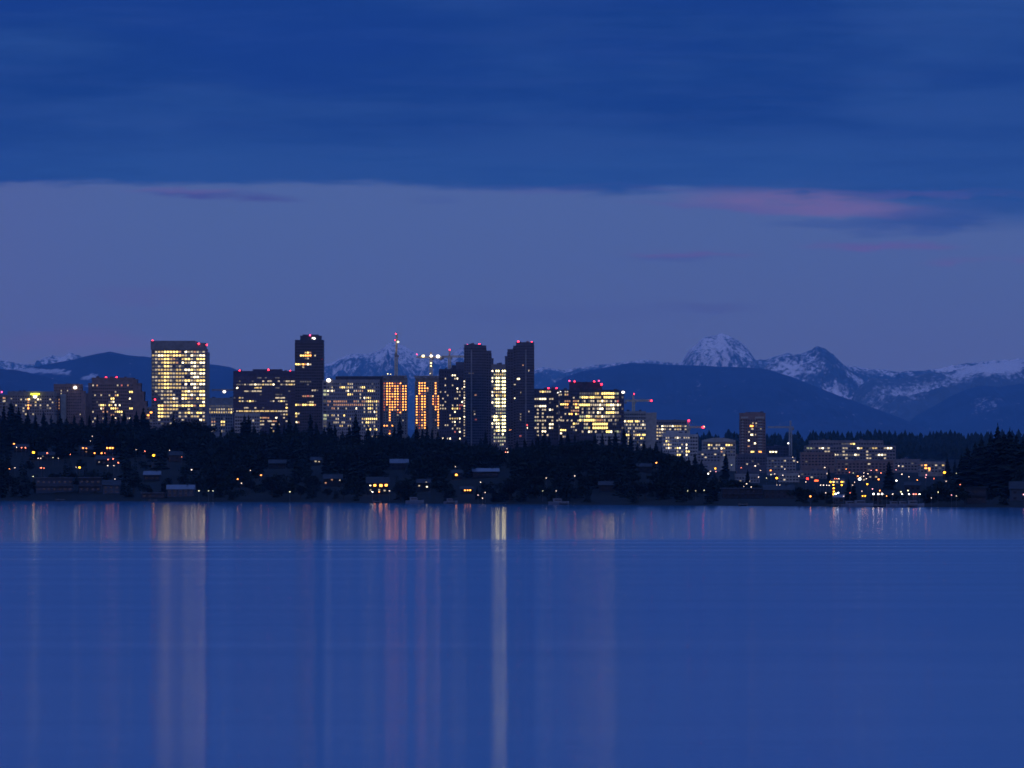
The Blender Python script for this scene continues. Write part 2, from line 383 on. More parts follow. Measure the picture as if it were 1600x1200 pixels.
mountain('forested_shoulder', 38000, [(1380, 700), (1430, 650), (1470, 628), (1500, 612), (1530, 602), (1560, 604), (1590, 600), (1700, 590), (2000, 600), (2400, 640)], 6000, 3000, 260, MFOR,
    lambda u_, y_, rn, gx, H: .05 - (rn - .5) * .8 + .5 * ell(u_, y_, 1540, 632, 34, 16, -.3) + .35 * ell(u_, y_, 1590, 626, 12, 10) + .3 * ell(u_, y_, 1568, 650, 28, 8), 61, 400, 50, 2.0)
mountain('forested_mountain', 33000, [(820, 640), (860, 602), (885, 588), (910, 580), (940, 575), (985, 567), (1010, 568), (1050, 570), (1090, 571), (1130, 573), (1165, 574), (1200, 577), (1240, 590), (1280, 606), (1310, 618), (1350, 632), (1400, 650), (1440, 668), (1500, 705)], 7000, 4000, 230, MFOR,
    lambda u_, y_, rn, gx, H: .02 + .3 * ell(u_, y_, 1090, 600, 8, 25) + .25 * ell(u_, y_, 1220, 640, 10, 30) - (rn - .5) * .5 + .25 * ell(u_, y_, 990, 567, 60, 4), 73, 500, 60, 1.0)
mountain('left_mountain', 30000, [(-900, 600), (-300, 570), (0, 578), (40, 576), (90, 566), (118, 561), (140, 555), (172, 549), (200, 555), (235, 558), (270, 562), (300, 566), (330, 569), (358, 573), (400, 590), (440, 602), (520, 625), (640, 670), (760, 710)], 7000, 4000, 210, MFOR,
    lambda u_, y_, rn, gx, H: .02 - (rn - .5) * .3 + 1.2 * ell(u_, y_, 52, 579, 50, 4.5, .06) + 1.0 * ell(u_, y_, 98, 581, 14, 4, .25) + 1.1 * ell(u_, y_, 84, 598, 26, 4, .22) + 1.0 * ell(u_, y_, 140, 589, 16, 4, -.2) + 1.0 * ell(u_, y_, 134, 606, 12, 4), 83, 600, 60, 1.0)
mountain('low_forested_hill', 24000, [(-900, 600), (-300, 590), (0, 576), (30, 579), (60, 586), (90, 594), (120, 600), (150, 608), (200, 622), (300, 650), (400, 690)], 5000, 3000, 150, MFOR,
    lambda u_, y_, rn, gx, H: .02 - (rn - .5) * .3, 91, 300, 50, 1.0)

# ------------------------------------------------------------------ haze (evening air)
hz = MB(); hz.box(-72000, 72000, -3000, 135000, -6, 2060)
hzm = bpy.data.materials.new('evening_haze'); hzm.use_nodes = True; t = hzm.node_tree; t.nodes.clear()
pv = t.nodes.new('ShaderNodeVolumePrincipled'); om = t.nodes.new('ShaderNodeOutputMaterial')
pv.inputs['Color'].default_value = (.14, .50, 1.0, 1); pv.inputs['Density'].default_value = 0.95e-5; pv.inputs['Anisotropy'].default_value = 0; pv.inputs['Absorption Color'].default_value = (1, 1, 1, 1)
t.links.new(pv.outputs[0], om.inputs['Volume'])
ho = hz.build('haze', hzm); ho['kind'] = 'stuff'

# ------------------------------------------------------------------ buildings
CLEAR = []     # sight lines to keep free of trees: (u, y, d, halfwidth)
def building(name, label, cat, d, vols, wall='grey', beacons=(), floods=(), glass=None, extra=None, group=None, rootdx=None):
    glass = glass or GLASS
    u0 = min(q['x0'] for q in vols); u1 = max(q['x1'] for q in vols); uc = (u0 + u1) / 2
    gzz = float(gz(uc, d)) - 1.5
    xc = PX(uc, d)
    root = empty(name, (xc, d, gzz), label, cat, group)
    X = lambda u_: PX(u_, d) - xc
    Z = lambda y_: PZ(y_, d) - gzz
    k = d / F
    body = MB(); roof = MB(); wins = []; dark = []; plant = []
    wd = WALL[wall] if isinstance(wall, str) else wall
    for q in vols:
        a, bb, top = X(q['x0']), X(q['x1']), Z(q['yt'])
        dy = q.get('dy', 0.0); dep = q.get('dep', min(45, max(14, (bb - a) * .9)))
        wv = WALL[q['wall']] if 'wall' in q else wd
        body.box(a, bb, dy, dy + dep, Z(q['yb']) if 'yb' in q else 0, top, wv)
        roof.box(a + .6, bb - .6, dy + .6, dy + dep - .6, top - .3, top + .25)
        # parapet rim
        if not q.get('nopar'):
            for (xa, xb, ya_, yb_) in ((a - .15, bb + .15, dy - .2, dy + .35), (a - .15, bb + .15, dy + dep - .35, dy + dep + .2), (a - .15, a + .35, dy + .35, dy + dep - .35), (bb - .35, bb + .15, dy + .35, dy + dep - .35)):
                body.box(xa, xb, ya_, yb_, top - .8, top + 1.0, wv)
        if 'rows' not in q and 'nf' not in q: continue
        if bb - a > 12 and not q.get('nopar'):
            for i_ in range(2 + int((bb - a) / 18)):
                cx_ = R.uniform(a + 2, bb - 5); w2 = R.uniform(1.5, 4); plant.append((cx_, min(bb - 1, cx_ + w2), dy + R.uniform(2, 6), dy + R.uniform(8, 11), top + .25, top + .25 + R.uniform(1.0, 2.6)))
        rows = q.get('rows'); p = q['p']; y0 = q['y0']; wh = q.get('wh', .6) * .9
        if rows is None: rows = ['.' * q['nb']] * q['nf']
        nb_ = len(rows[0]); cw = (bb - a) / nb_ * 1.0; ww = q.get('ww', .84) * .88
        ph = p * k
        for i, r in enumerate(rows):
            r = (r + '.' * nb_)[:nb_]
            zc = Z(y0 + i * p)
            if zc - ph / 2 < 0: break
            # run-length: like neighbours make one ribbon window
            j = 0
            while j < nb_:
                c = r[j]; e2 = j
                if c not in '. ':
                    mx = q.get('run', 2)
                    while e2 + 1 < nb_ and r[e2 + 1] == c and e2 + 1 - j < mx: e2 += 1
                    wins.append((c, a + (j + (1 - ww) / 2) * cw, a + (e2 + 1 - (1 - ww) / 2) * cw, dy, zc - ph * wh / 2, zc + ph * wh / 2))
                else:
                    dark.append((a + (j + (1 - ww) / 2) * cw, a + (j + 1 - (1 - ww) / 2) * cw, dy, zc - ph * wh / 2, zc + ph * wh / 2))
                j = e2 + 1
            # floor band wraps the building, just proud of the wall
            bh = ph * (1 - wh) * .5
            if q.get('bands', True):
                body.box(a - .28, bb + .28, dy - .30, dy + dep + .28, zc - ph / 2 - bh * .8, zc - ph / 2 + bh * .8, wv)
            # side windows (seen at a slant)
            for sx, s0 in ((a - .05, a + .02), (bb - .02, bb + .05)):
                ns = max(2, int(dep / 6))
                for s in range(ns):
                    ya_ = dy + (s + .2) * dep / ns
                    dark.append((sx, s0, ya_, zc - ph * wh / 2, zc + ph * wh / 2, ya_ + .6 * dep / ns))
        if q.get('piers', True):
            zt = Z(y0 - p * .5); zb = max(0.0, Z(y0 + (len(rows) - .5) * p))
            st = q.get('pst', 1)
            for j in range(0, nb_ + 1, st):
                xx = a + j * cw; pw = max(.12, cw * (1 - ww) * .45)
                body.box(xx - pw, xx + pw, dy - .22, dy + .3, zb, zt, wv)
    if extra: extra(root, X, Z, body, roof, k)
    # merge window lists: at most 100 lit windows as parts of their own
    for (c, x0_, y0_, w_, h_, dy) in [w for q in vols for w in [(*w_, q.get('dy', 0.0)) for w_ in q.get('wins', [])]]:
        p = vols[0].get('p', 4.5); yy0 = vols[0].get('y0', 560)
        yq = yy0 + round((y0_ - yy0) / p) * p
        xx = X(x0_); zz = Z(yq)
        wins.append((c, xx - w_ * k / 2, xx + w_ * k / 2, dy - .02, zz - h_ * k / 2, zz + h_ * k / 2))
    wins.sort(key=lambda w: -((w[2] - w[1]) * (w[5] - w[4]) * (1 + ORDER.get(w[0], 0))))
    body.build('wall', None, root); ro_ = roof.build('roof', ROOFM, root)
    for p_ in plant:
        m_ = MB(); m_.box(*p_); m_.build('roof_unit', WALL['steel'], ro_)
    for w in wins[:98]:
        c, xa, xb, dy, za, zb = w
        m_ = MB(); m_.box(xa, xb, dy - .12, dy + .05, za, zb); m_.build('window', WM[c], root)
    rest = MB()
    for w in wins[98:]:
        c, xa, xb, dy, za, zb = w; rest.box(xa, xb, dy - .12, dy + .05, za, zb, WM[c])
    for w in dark:
        if len(w) == 5: rest.box(w[0], w[1], w[2] - .08, w[2] + .05, w[3], w[4], glass)
        else: rest.box(w[0], w[1], w[2], w[5], w[3], w[4], glass)
    if rest.v:
        o = rest.build('windows', None, root); o['kind'] = 'stuff'
    for (bx, by, s, col_) in beacons:
        m_ = MB(); zz = Z(by); m_.ball((X(bx), .8, zz), s * k * .30); o = m_.build('beacon', {'R': BEACON_R, 'P': BEACON_P}[col_], root)
        mm = MB(); mm.bar((X(bx), .8, zz - s * k * .5 - 2.2), (X(bx), .8, zz - s * k * .45), .12); mm.build('mast', POLE, o)
    for (bx, by, s, col_) in floods:
        m_ = MB(); w_ = s * k * .5; m_.ball((X(bx), -.9, Z(by)), w_, 8, 5, .8); m_.build('floodlight', {'W': FLOOD, 'Y': FLOODY}[col_], root)
    return root

def vol(x0, x1, yt, rows=None, y0=None, p=None, **k):
    q = dict(x0=x0, x1=x1, yt=yt, **k)
    if rows is not None: q.update(rows=rows)
    if y0 is not None: q.update(y0=y0, p=p)
    return q

# --- left edge: low hotel with green-lit canopy
def canopy(root, X, Z, body, roof, k):
    m_ = MB(); m_.box(X(48.2), X(62), -5, -.2, Z(616.9), Z(614.6)); m_.box(X(51), X(59), -4.6, -.4, Z(618.2), Z(617.1)); m_.build('canopy', emat('canopy_lime', (.85, .95, .06), 2.2), root)
    m_ = MB(); m_.ball((X(55), -2.5, Z(619.8)), 3.0 * k, 8, 5, .8); m_.build('floodlight', FLOOD, root)
building('hotel', 'low hotel with a lime green lit canopy on its front', 'hotel', 6300, [
    vol(12, 84, 613, [
        '...................',
        '.....w.wO...Ww...w.',
        '........o..y......w',
        '...w...wOo.w.w..w..',
        '......w.O....,..,w.',
        '......w............',
        '.......w..w........'], 619.5, 4.6, ww=.7, wh=.55), vol(-40, 20, 618, ['..,..w..o.w', '...w....w..', '.w....,..,.', '...........'], 622, 4.6)], 'taupe',
    [(2.5, 612.5, 4.5, 'P'), (33.5, 624.5, 4, 'R')], [(45.5, 624.0, 2.6, 'Y')], extra=canopy)
building('hotel', 'plain brown block with one white roof floodlight left of the stepped block', 'building', 6350, [
    vol(84, 127, 601.5, ['.............', '...w..w......', '...w.........', '.............', '..o..........', '..o..........', '..o..........', '..o..........', '.............', '............w', '.............'], 606, 4.6, ww=.45, wh=.5, bands=False, piers=False),
    vol(95.5, 103, 616, dy=-6, nopar=True, wall='lite', dep=12), vol(127, 132, 612, dep=20), vol(76, 84, 616, dep=20)], 'brown', [], [(117.5, 605.6, 5.6, 'W')])
building('apartment_block', 'stepped brown apartment block with two red beacons on its roof', 'building', 6400, [
    vol(144, 208, 591.5, [
        'w.o.........w.r..o..', '....................', '...........w......YY',
        '.w..w...w..oY.......', '.........YY.......W.', '..,.....,wW.........',
        '...wYYy.Yy.W.W......', '....Wo...YYYo.....YY', 'w....o.o...yYYY.....',
        '.........oo...w.....', '.w...w....wW.....wW.', 'w.w.................'], 602.2, 5.15, ww=.7, wh=.55, dy=-3),
    vol(208, 214, 594, dep=24, dy=-2), vol(138, 144, 600, dep=24, dy=-2), vol(214, 220, 600, dep=24, dy=-1), vol(220, 225, 613, dep=24), vol(133, 138, 616, dep=22), vol(225, 229, 628, dep=22)],
    'brown', [(165.5, 589.8, 5, 'R'), (182, 589.8, 5, 'R')])
building('annex', 'narrow low annex at the left foot of the yellow-lit office tower', 'building', 6250, [
    vol(229, 243, 637, ['...', '.O.', 'O..', 'o..', '.,.', 'O..', 'o..', ',..', '...'], 640, 4.4)], 'taupe', [(242, 624.3, 4.4, 'R')])
# --- yellow-lit office tower
T1 = [".wyyYYYYYo.Wwwow,w", "ywWWYYyYYYyw,WwwWW", ",wyyYYyo,.yYYw,YYY", ",w,yYYyyo.WywWWyWW", ",,w,YYw.,w,..wWw,w", ",wyyyyw,yy,WWYwyYY",
      ",,yyYYywyyyy,WWwWW", "ww,yYYwwyyw..wWWwy", ",wyyYyw,yywYYwyYYY", ",,yyYYywyy.W.WWyWW", ",wyyYYyyyyww,,Ww,,", ".w,w,ww...yYWyyyYY",
      "..,wyyyw..YYwWw,WW", "...w,wyWw.WYyo,YyY", "....wwyyw.,,w,,,,W", "..YYoywYYyYYYYo.YY", "..YYoyyyy...w...,.", "..YYyyw..w,yYw,YYw",
      "..YYyw...w,w.ywy.w", "..w....w..w.....Wy", "...,..w.....w....."]
building('office_tower', 'tall office tower with nearly every floor lit yellow', 'building', 6400, [
    vol(237, 320.5, 545.5, T1, 549.8, 5.6, dep=58, wh=.52, ww=.84, run=1), vol(235.3, 306, 532.8, dy=-1, dep=44, nopar=True, wall='taupe', yb=546.5), vol(306, 320, 537, dy=1, dep=40, wall='taupe'),
    vol(320.5, 323.5, 551, dy=3, dep=52, wall='grey')], 'taupe', [(238.2, 532.5, 4.6, 'R'), (310.5, 537.2, 4.4, 'R'), (323, 538.8, 4.4, 'R')])
building('office_building', 'low office with vertical slit windows right of the yellow-lit tower', 'building', 6700, [
    vol(322, 367, 623, [",,,,,,,,,,,W", ",w,,wwww,yww", "wyyyyywywyYW", "............", "..,,...,....", "..oo..YY....", "..ww..yy....", "............", "..ww..w,...."], 634.5, 4.9, ww=.6)], 'grey')
B3 = [".........,,.,...,,......", "..,....,...w.ww..w.,wwww", ".,,,w,wwWwwywwyW..w,wyyw", ".W......yyy.....,,......", "....ww,wwww..........,..", "..........,.....,,,.....",
      ",.yw............wwww....", "..yw,yYy,.....,w.wYw,...", "....................w...", "....ww..w..,........Y...", ".wyyyyywyyyyyyyyywwww...", "..................,wy...",
      ".........,yooo..W..w....", "..w......wyw.wwoo...w...", "..w.....wwww..ww.w......", "..w......,,...W.........", "..w......w.....yy......."]
building('office_building', 'wide dark blue glass block with three red beacons along its roof', 'building', 6500, [
    vol(364.5, 462, 581, B3, 590.4, 5.2, wh=.46, ww=.78, dep=40, piers=False), vol(395, 440, 578.2, dy=2, dep=30)], 'blue',
    [(374.5, 579.3, 4.6, 'R'), (419.3, 577.8, 4.6, 'R'), (453.2, 579.8, 4.6, 'R')], glass=GLASSB)
building('low_office', 'low pale building at the left foot of the dark blue glass block', 'building', 6300, [
    vol(367, 405, 647, ['..........', '.......w..', '...w......', '...w......', '...w......', '..........'], 652, 5.2)], 'lite')
T4 = ["....yYo.....", "..YYOOO.w...", "....,w......", "............", "YYyOoWw.....", "...w........", "............", "............", "............", "............", "..,,,,,.....", ".....,......",
      "............", ".......ww,..", "............", "...oorow....", "............", ".....,ww....", "YyoYYyYYo...", "............", "............", "Yw..........", "y...........", "............", "Wo..........", "............", "............"]
T4 = ["............"] * 3 + T4
building('office_tower', 'slim dark tower with orange lit bands and stepped crown', 'building', 6450, [
    vol(461, 505, 532.5, T4, 537.4, 4.53, dep=34, wh=.6), vol(469, 501.5, 525.8, dy=2, dep=26), vol(473, 497, 524.0, dy=4, dep=20)], 'dark',
    [(484.3, 523.8, 4.2, 'P'), (503.3, 562, 5, 'R')], [(491, 528.8, 3.8, 'W'), (488.6, 528.4, 2.6, 'W')])
B5 = ["......,...yww.........,...", ".,w...yYYwyww..,wYY..,.,..", "WwWw.....wW..wwowo..YYYw..", "w.........YYy...w.........", "................w.WyYy....", "oo.ooooooo...oow.ooyYYyyYo",
      "o..ooooooooooooooow,yyy.w,", "..oo.w...w....W...w.YYy.w.", "..................w.ww.Wy.", "w.yw.w..Y...............w.", "....ww.....w.....yyYYYYYY.", "...www.ww........w.YYwww..",
      "......yy..ww......w.y..w..", "...................wYY.yY.", "..........................", ".........ooo.......ww.w.w.", ".........................."]
building('office_building', 'pale grid-fronted office block with a bright floodlight on its left corner', 'building', 6350, [
    vol(511, 593, 594.5, B5, 599.8, 5.47, wh=.55, ww=.58, dep=38), vol(504.5, 511, 596, ['.', '.', 'g', 'g', '.', ',', '.', '.', '.', 'g', 'g', ',', ','], 599.8, 5.47, dy=-1, wh=.7, dep=30),
    vol(524, 598, 588, dy=5, dep=28, wall='dark', nopar=True)], 'grey', [], [(513.3, 594.2, 7, 'W')])
# --- towers under construction, work lights on every floor
T6 = ["qOOOqqO..", "oXOOOOqOO", "oOOqOOqOO", "qXOqXOqOX", "qOOOXXqOO", "qOXOXOqXO", "oOOqOOqXO", "qXOOOOqOO", "qOOOOOqOO", "q.OOOqqXO", "q,OOoOqXO", "..O..qO..", "..O..w...", "..O......", "..O....w.", ".........", "OO.O.....", ".........", "..q......", "..O......"]
T7 = [".XOO...O.", ".XOO...O.", ".XOXO..X.", ".XOOo..O.", ".Xqo...O.", "XqXO..OoO", "XqOO..OqO", "XqXX..OqO", "XqXX..OqO", "XqXO...OO", "OqOo...OO", "OqoO....O", "OqOO....X", "oqoO....O", "OqOO...oO", "XqoX....O", "oqOO....O", "oqoO....w", ".........", "........."]
def formwork(u0, u1, y0, y1):
    def f(root, X, Z, body, roof, k):
        m_ = MB()
        m_.box(X(u0) - 1, X(u1) + 1, -1.2, 20, Z(y0 + 1.5), Z(y0)); m_.box(X(u0), X(u1), -.9, 19, Z(y1), Z(y1 - 1.2))
        for i in range(9):
            xx = X(u0 + (u1 - u0) * i / 8); m_.box(xx - .25, xx + .25, -1.0, -.6, Z(y1), Z(y0 - .8))
        m_.build('formwork', WALL['raw'], root)
    return f
building('unfinished_tower', 'unfinished tower with orange work lights under the upright crane', 'building', 6500, [
    vol(598.5, 636, 591, T6, 599.0, 4.13, wh=.46, ww=.5, run=1, dep=26), vol(604, 630, 588.5, dy=4, dep=16, nopar=True)], 'raw', [], [(606, 584.2, 1.8, 'Y'), (610.5, 584.6, 1.3, 'Y')], extra=formwork(597.8, 634, 587, 592))
building('unfinished_tower', 'unfinished tower with orange work lights under the floodlit crane', 'building', 6500, [
    vol(649, 687, 591, T7, 598.4, 4.14, wh=.46, ww=.54, run=1, dep=26), vol(667, 671, 589, dy=4, dep=10, nopar=True), vol(671, 676, 617, dy=-3, dep=8, nopar=True, wall='grey')], 'raw', [], [], extra=formwork(648.3, 686, 587.3, 592))
T8 = ["..........", ".....WW...", "..w...wW..", "..........", "..w..w....", ".......W.w", "w.w....ww.", "...w....w.", ".w....ww..", "..w......W", "ww...w.wrr", "www..YyYr.", "......W...", "....w.....", "....yyyyW.", ".....wW.w.", "..ww..w...", ".....w.ww.", "......r.W.", "..........", ".W.wW...W."]
building('apartment_tower', 'dark speckled apartment tower with a stepped top left of the twin towers', 'building', 6420, [
    vol(686.5, 724, 578, T8, 581.2, 5.2, wh=.5, ww=.55, dep=26), vol(706, 713, 572, dy=3, dep=20), vol(712, 725, 567, dy=4, dep=20, wall='steel'),
    vol(723.8, 727.2, 592, ['W', 'w', 'W', ',', 'w', 'w', 'W', 'w', 'w', 'W', 'w', 'w', ',', 'W', 'w', 'w', 'w', ',', 'w', 'w', 'w'], 596, 4.25, dy=-2, dep=10, wh=.5, ww=.6)], 'dark')
def strip(u_, ya, yb, w=.9):
    def f(root, X, Z, body, roof, k):
        m_ = MB(); m_.box(X(u_ - w), X(u_ + w), -1.0, .2, max(0, Z(yb)), Z(ya)); m_.build('fin', WALL['grey'], root)
    return f
building('apartment_tower', 'left of the twin dark condominium towers, almost unlit, stepping down rightward', 'building', 6550, [
    vol(725.5, 752.8, 539.5, ['.........'] * 36, 545, 4.25, wh=.55, ww=.7, dep=32, wins=[('o', 743.3, 618, 3, 2.4), (',', 741, 644, 3, 2), ('w', 741.2, 649, 2.2, 2.4), ('r', 743.5, 653.6, 2.4, 2), (',', 736, 585, 8, 1.2), ('w', 700, 0, 0, 0)][:5]),
    vol(752.8, 759.5, 541, ['..'] * 36, 545, 4.25, dy=1.5, wh=.55, ww=.7, dep=28), vol(759.5, 767.5, 549, ['..'] * 34, 554, 4.25, dy=3, wh=.55, ww=.7, dep=24), vol(767.5, 771, 561, dy=5, dep=18)],
    'steel', [(730.5, 538.6, 3.4, 'P'), (749, 538.2, 5, 'R')], extra=strip(736.7, 546, 700))
building('apartment_tower', 'right of the twin dark condominium towers, stepping down leftward', 'building', 6600, [
    vol(806.5, 834.3, 536, ['.........'] * 37, 541, 4.25, wh=.55, ww=.7, dep=32, wins=[('o', 817.5, 570, 3.6, 2), ('w', 826, 579.7, 1.6, 2.8), ('W', 810.2, 591.4, 4.6, 3.2), ('w', 813, 614.5, 1.8, 2), ('w', 826, 641.6, 2.6, 2.4), ('w', 813, 645.7, 2, 2), ('w', 813, 650, 2, 2),
        ('w', 813, 654.7, 2, 2), ('R', 823.7, 662.5, 2.4, 2.4), ('W', 824.5, 666.8, 2, 2.2), ('r', 813, 681.7, 2.6, 2.4)]),
    vol(802, 806.5, 541.5, ['.'] * 36, 546, 4.25, dy=1.5, wh=.55, ww=.7, dep=28, wins=[('w', 804.5, 601, 3.4, 2.4), ('W', 804.3, 622.5, 1.8, 2.8)]),
    vol(793, 802, 546.8, ['..'] * 35, 552, 4.25, dy=3, wh=.55, ww=.7, dep=24, wins=[('O', 797.3, 672, 3, 2.4)]), vol(789, 793, 557.5, dy=5, dep=18)],
    'steel', [(809.8, 534.0, 5, 'R'), (830.8, 535.0, 5, 'R'), (807.6, 536.6, 2.2, 'P')], extra=strip(821.7, 546, 712))
T11 = ["W.GG.GG", ".gyyyyg", "WgGGgGW", "W.GGgGG", ",gGGgGW", ".yGWgGG", "WyyyyGG", "W.YygyY", ",gGGgGG", "WgGGgWG", ".gGGyGG", "..gggwg", "..wgygg", "wGGgyGG", ".GGYgGG", "WgWWgGG", "w.WG.GW", ".gYGgGG", ".w.w.G.", ".gggwgg", ".w,wggw", "....gw.", "......."]
building('office_tower', 'narrow tower lit bright lemon yellow between the twin towers', 'building', 6300, [
    vol(767.8, 790.4, 570.5, T11, 579.7, 5.47, wh=.52, ww=.74, run=1, dep=30)], 'taupe')
T12 = ["..yYyww...", "..........", "wwWWW.ww..", "......,...", "wwWWW....w", ".w.ww.Ww..", ".w.w.....,", "ww.w.www..", "gwwww..w.w", ".w.w..WW..", "ww.ww.Ww..", ".w.WW.....", ".w.w.w....", ".........."]
building('office_building', 'small near-black office block with two red beacons right of the twin towers', 'building', 6450, [
    vol(834.8, 872.6, 608.8, T12, 612, 5.65, wh=.5, ww=.8, dep=30)], 'dark', [(857, 606.8, 4.8, 'R'), (869.6, 607.2, 5, 'R')], [(871.8, 613.6, 2.2, 'W')])
T13L = ["..ww.....", "w.yo.....", "......w..", "..ooo.ooy", "YYYO..yOw", "..oo.,.YY", ".....oooo", "..w.YO.Yo", "w........", "ww.w.w..w", "......Yyw", ".....ww..", "YYY...,w.", "W........", ".ww......", "........."]
T13R = [",,,,,,,yy,YYYYYYgg", "gYYYyYYyyy.YYYYY,,", ".,w.,ww.wyWyw,w.wr", "YYYYYwwwwWwwYYWWwW", ".w.,w.w,wWW.wwwW,,", ".w.,w,w.Ww.,YYYYww", "ggwYYw,wyyWwww,w,,", "YgYYYYYyooow.ww.w,", "..ww..YYYYYYY..,,.", "..ggy.YYYYYYY.....", ".w..Ww.w..,.YYW.gg", ".................."]
building('office_building', 'wide office block with many lit floors and five beacons on its penthouse', 'building', 6400, [
    vol(875, 905, 610, T13L, 611.5, 5.05, wh=.55, ww=.8, dep=36), vol(905, 967, 610.4, T13R, 614.8, 5.97, wh=.6, ww=.82, dep=40, dy=-1.2, run=5),
    vol(967, 974.6, 611.5, ['..', '.,', '..', 'w.', '.,', '..', ',.', '..', '..', '.,', ',.'], 614.8, 5.97, dy=.4, dep=36, wall='blue'),
    vol(889.5, 912, 598, dy=6, dep=20), vol(912, 936, 598, dy=9, dep=14), vol(912, 938, 606.5, dy=5, dep=20, nopar=True), vol(936, 941, 601.5, dy=6, dep=20),
    vol(872.8, 875, 610, [',', 'w', '.', ',', '.', '.', ',', '.', 'w', '.', ','], 611.5, 5.5, dy=-1, dep=20, wall='steel')], 'dark',
    [(889.8, 595, 4, 'P'), (897.8, 596, 4.2, 'R'), (928.5, 596, 4.2, 'R'), (935.8, 595, 3.6, 'P'), (939.8, 600.6, 4.8, 'R')], [(973.6, 612.9, 4.8, 'W'), (875.6, 612, 1.8, 'W')])
building('low_office', 'low pale building at the right foot of the wide lit office block', 'building', 6100, [vol(932, 969, 679, ['.........', '.........'], 683, 5)], 'lite')
A14 = ["WyYYY.YYw.w.", ",w,w,w.w.wWw", ",.ww,.wwww.w", "..w..w,.....", ".YYY.wyYYwYY", "..w..w...Yy.", "..w....w....", "..W....,.ww.", "..........,."]
building('office_building', 'pale office with bright yellow floor behind the treetops, under a crane', 'building', 6500, [
    vol(975, 1009, 644, ['............'] * 2 + A14, 647.7, 5.3, wh=.55, ww=.75, dep=36), vol(1009, 1026, 646, dy=3, dep=30)], 'lite')
B15 = ["....w.WwwwWyyy,w", "....wwWw,w.wyw.w", "w...yww,........", "...wwww.........", "ww.ww..........."]
building('office_building', 'long flat pale office between the craned office and the rounded one', 'building', 6650, [
    vol(1009, 1073, 657.5, ['................'] + B15 + ['................'], 660.8, 5.0, wh=.5, ww=.8, dep=40)], 'taupe')
C16 = [".ww..wWw.www", ".Yw,..,.....", "wwYw....w.W.", ".wWw.wYW..W.", "......w.w.YY", ".....,YY..W.", "............"]
building('office_building', 'pale office with rounded stepped roof below the flat office', 'building', 6200, [
    vol(1036, 1078, 678, C16, 684, 5.35, wh=.5, ww=.6, dep=36), vol(1042, 1070, 674.5, dy=5, dep=24), vol(1078, 1090.5, 680, ['...'] * 6, 684, 5.35, dy=4, dep=28, wh=.5)], 'pale')
def arch(root, X, Z, body, roof, k):
    m_ = MB(); n = 14; xa, xb = X(1098), X(1149); 
    for i in range(n):
        a0 = i / n; a1 = (i + 1) / n; zt = lambda a: Z(690.5) + (Z(684.0) - Z(690.5)) * math.sin(math.pi * (.12 + .76 * a)) 
        m_.box(xa + (xb - xa) * a0, xa + (xb - xa) * a1, -1.5, 30, Z(691.0), (zt(a0) + zt(a1)) / 2)
    m_.build('arched_roof', WALL['lite'], root)
building('office_building', 'low pale building with a shallow arched roof and two yellow windows', 'building', 6300, [
    vol(1098, 1149, 691, ["..Yy.ww..YYy.", "..w.ww.Wy....", ".......o,..,.", "...,....w...."], 695.4, 5.2, wh=.5, ww=.75, dep=30)], 'lite', extra=arch)
def t18(root, X, Z, body, roof, k):
    m_ = MB(); m_.box(X(1158), X(1169), -.9, .3, Z(654), Z(651)); m_.box(X(1180), X(1194), -.9, .3, Z(654), Z(651))
    for i in range(13):
        z1 = Z(658 + i * 4.5)
        m_.box(X(1184.5), X(1191), -1.2, .2, z1 - .9, z1 + .5); m_.box(X(1158.5), X(1162), -1.2, .2, z1 - .9, z1 + .5)
    m_.build('balconies', WALL['lite'], root)['kind'] = 'stuff'
building('apartment_tower', 'lone brown tower with pale balconies standing apart on the right', 'building', 6700, [
    vol(1156.5, 1196, 646.5, ['..........'] * 13, 656.7, 4.5, wh=.5, ww=.6, dep=26, piers=False, wins=[('w', 1176.3, 660.8, 2, 2), ('w', 1181.7, 660.8, 2.2, 2.2), ('O', 1174.5, 665.6, 5, 2.6), ('w', 1175.6, 670, 3.4, 2), (',', 1181.7, 665.6, 2, 2),
        ('w', 1170.5, 673.5, 2.4, 2), ('W', 1174.7, 677.8, 3.8, 2.4), ('w', 1180.5, 677.8, 1.6, 2), ('w', 1188.7, 670.5, 2, 1.6), ('W', 1170, 690, 2.4, 2), ('W', 1179.7, 694.6, 2.6, 2.6), ('o', 1170, 698.4, 3.4, 1.8), ('Y', 1175.7, 704, 5, 2.6), ('O', 1187.7, 704, 4.4, 2.4)]),
    vol(1166, 1190, 645.2, dy=5, dep=14)], 'brown', extra=t18)
building('shopping_centre', 'long pale terraced building with dotted window rows at right', 'building', 6500, [
    vol(1267, 1380, 689.5, ['...........,,,yY..........'], 693.5, 4.8, dy=4, wh=.5, dep=40), 
    vol(1260, 1399, 697.8, ["gg,.wW,w....ww...Wy..,yy..wWW.", "......ww....w.......w.........", ".........Ww,ww,,Ww..w,.,WWw...", "........w....w......ww....w...", ".............................."], 700.3, 5.2, wh=.5, ww=.8, dep=50)], 'taupe')
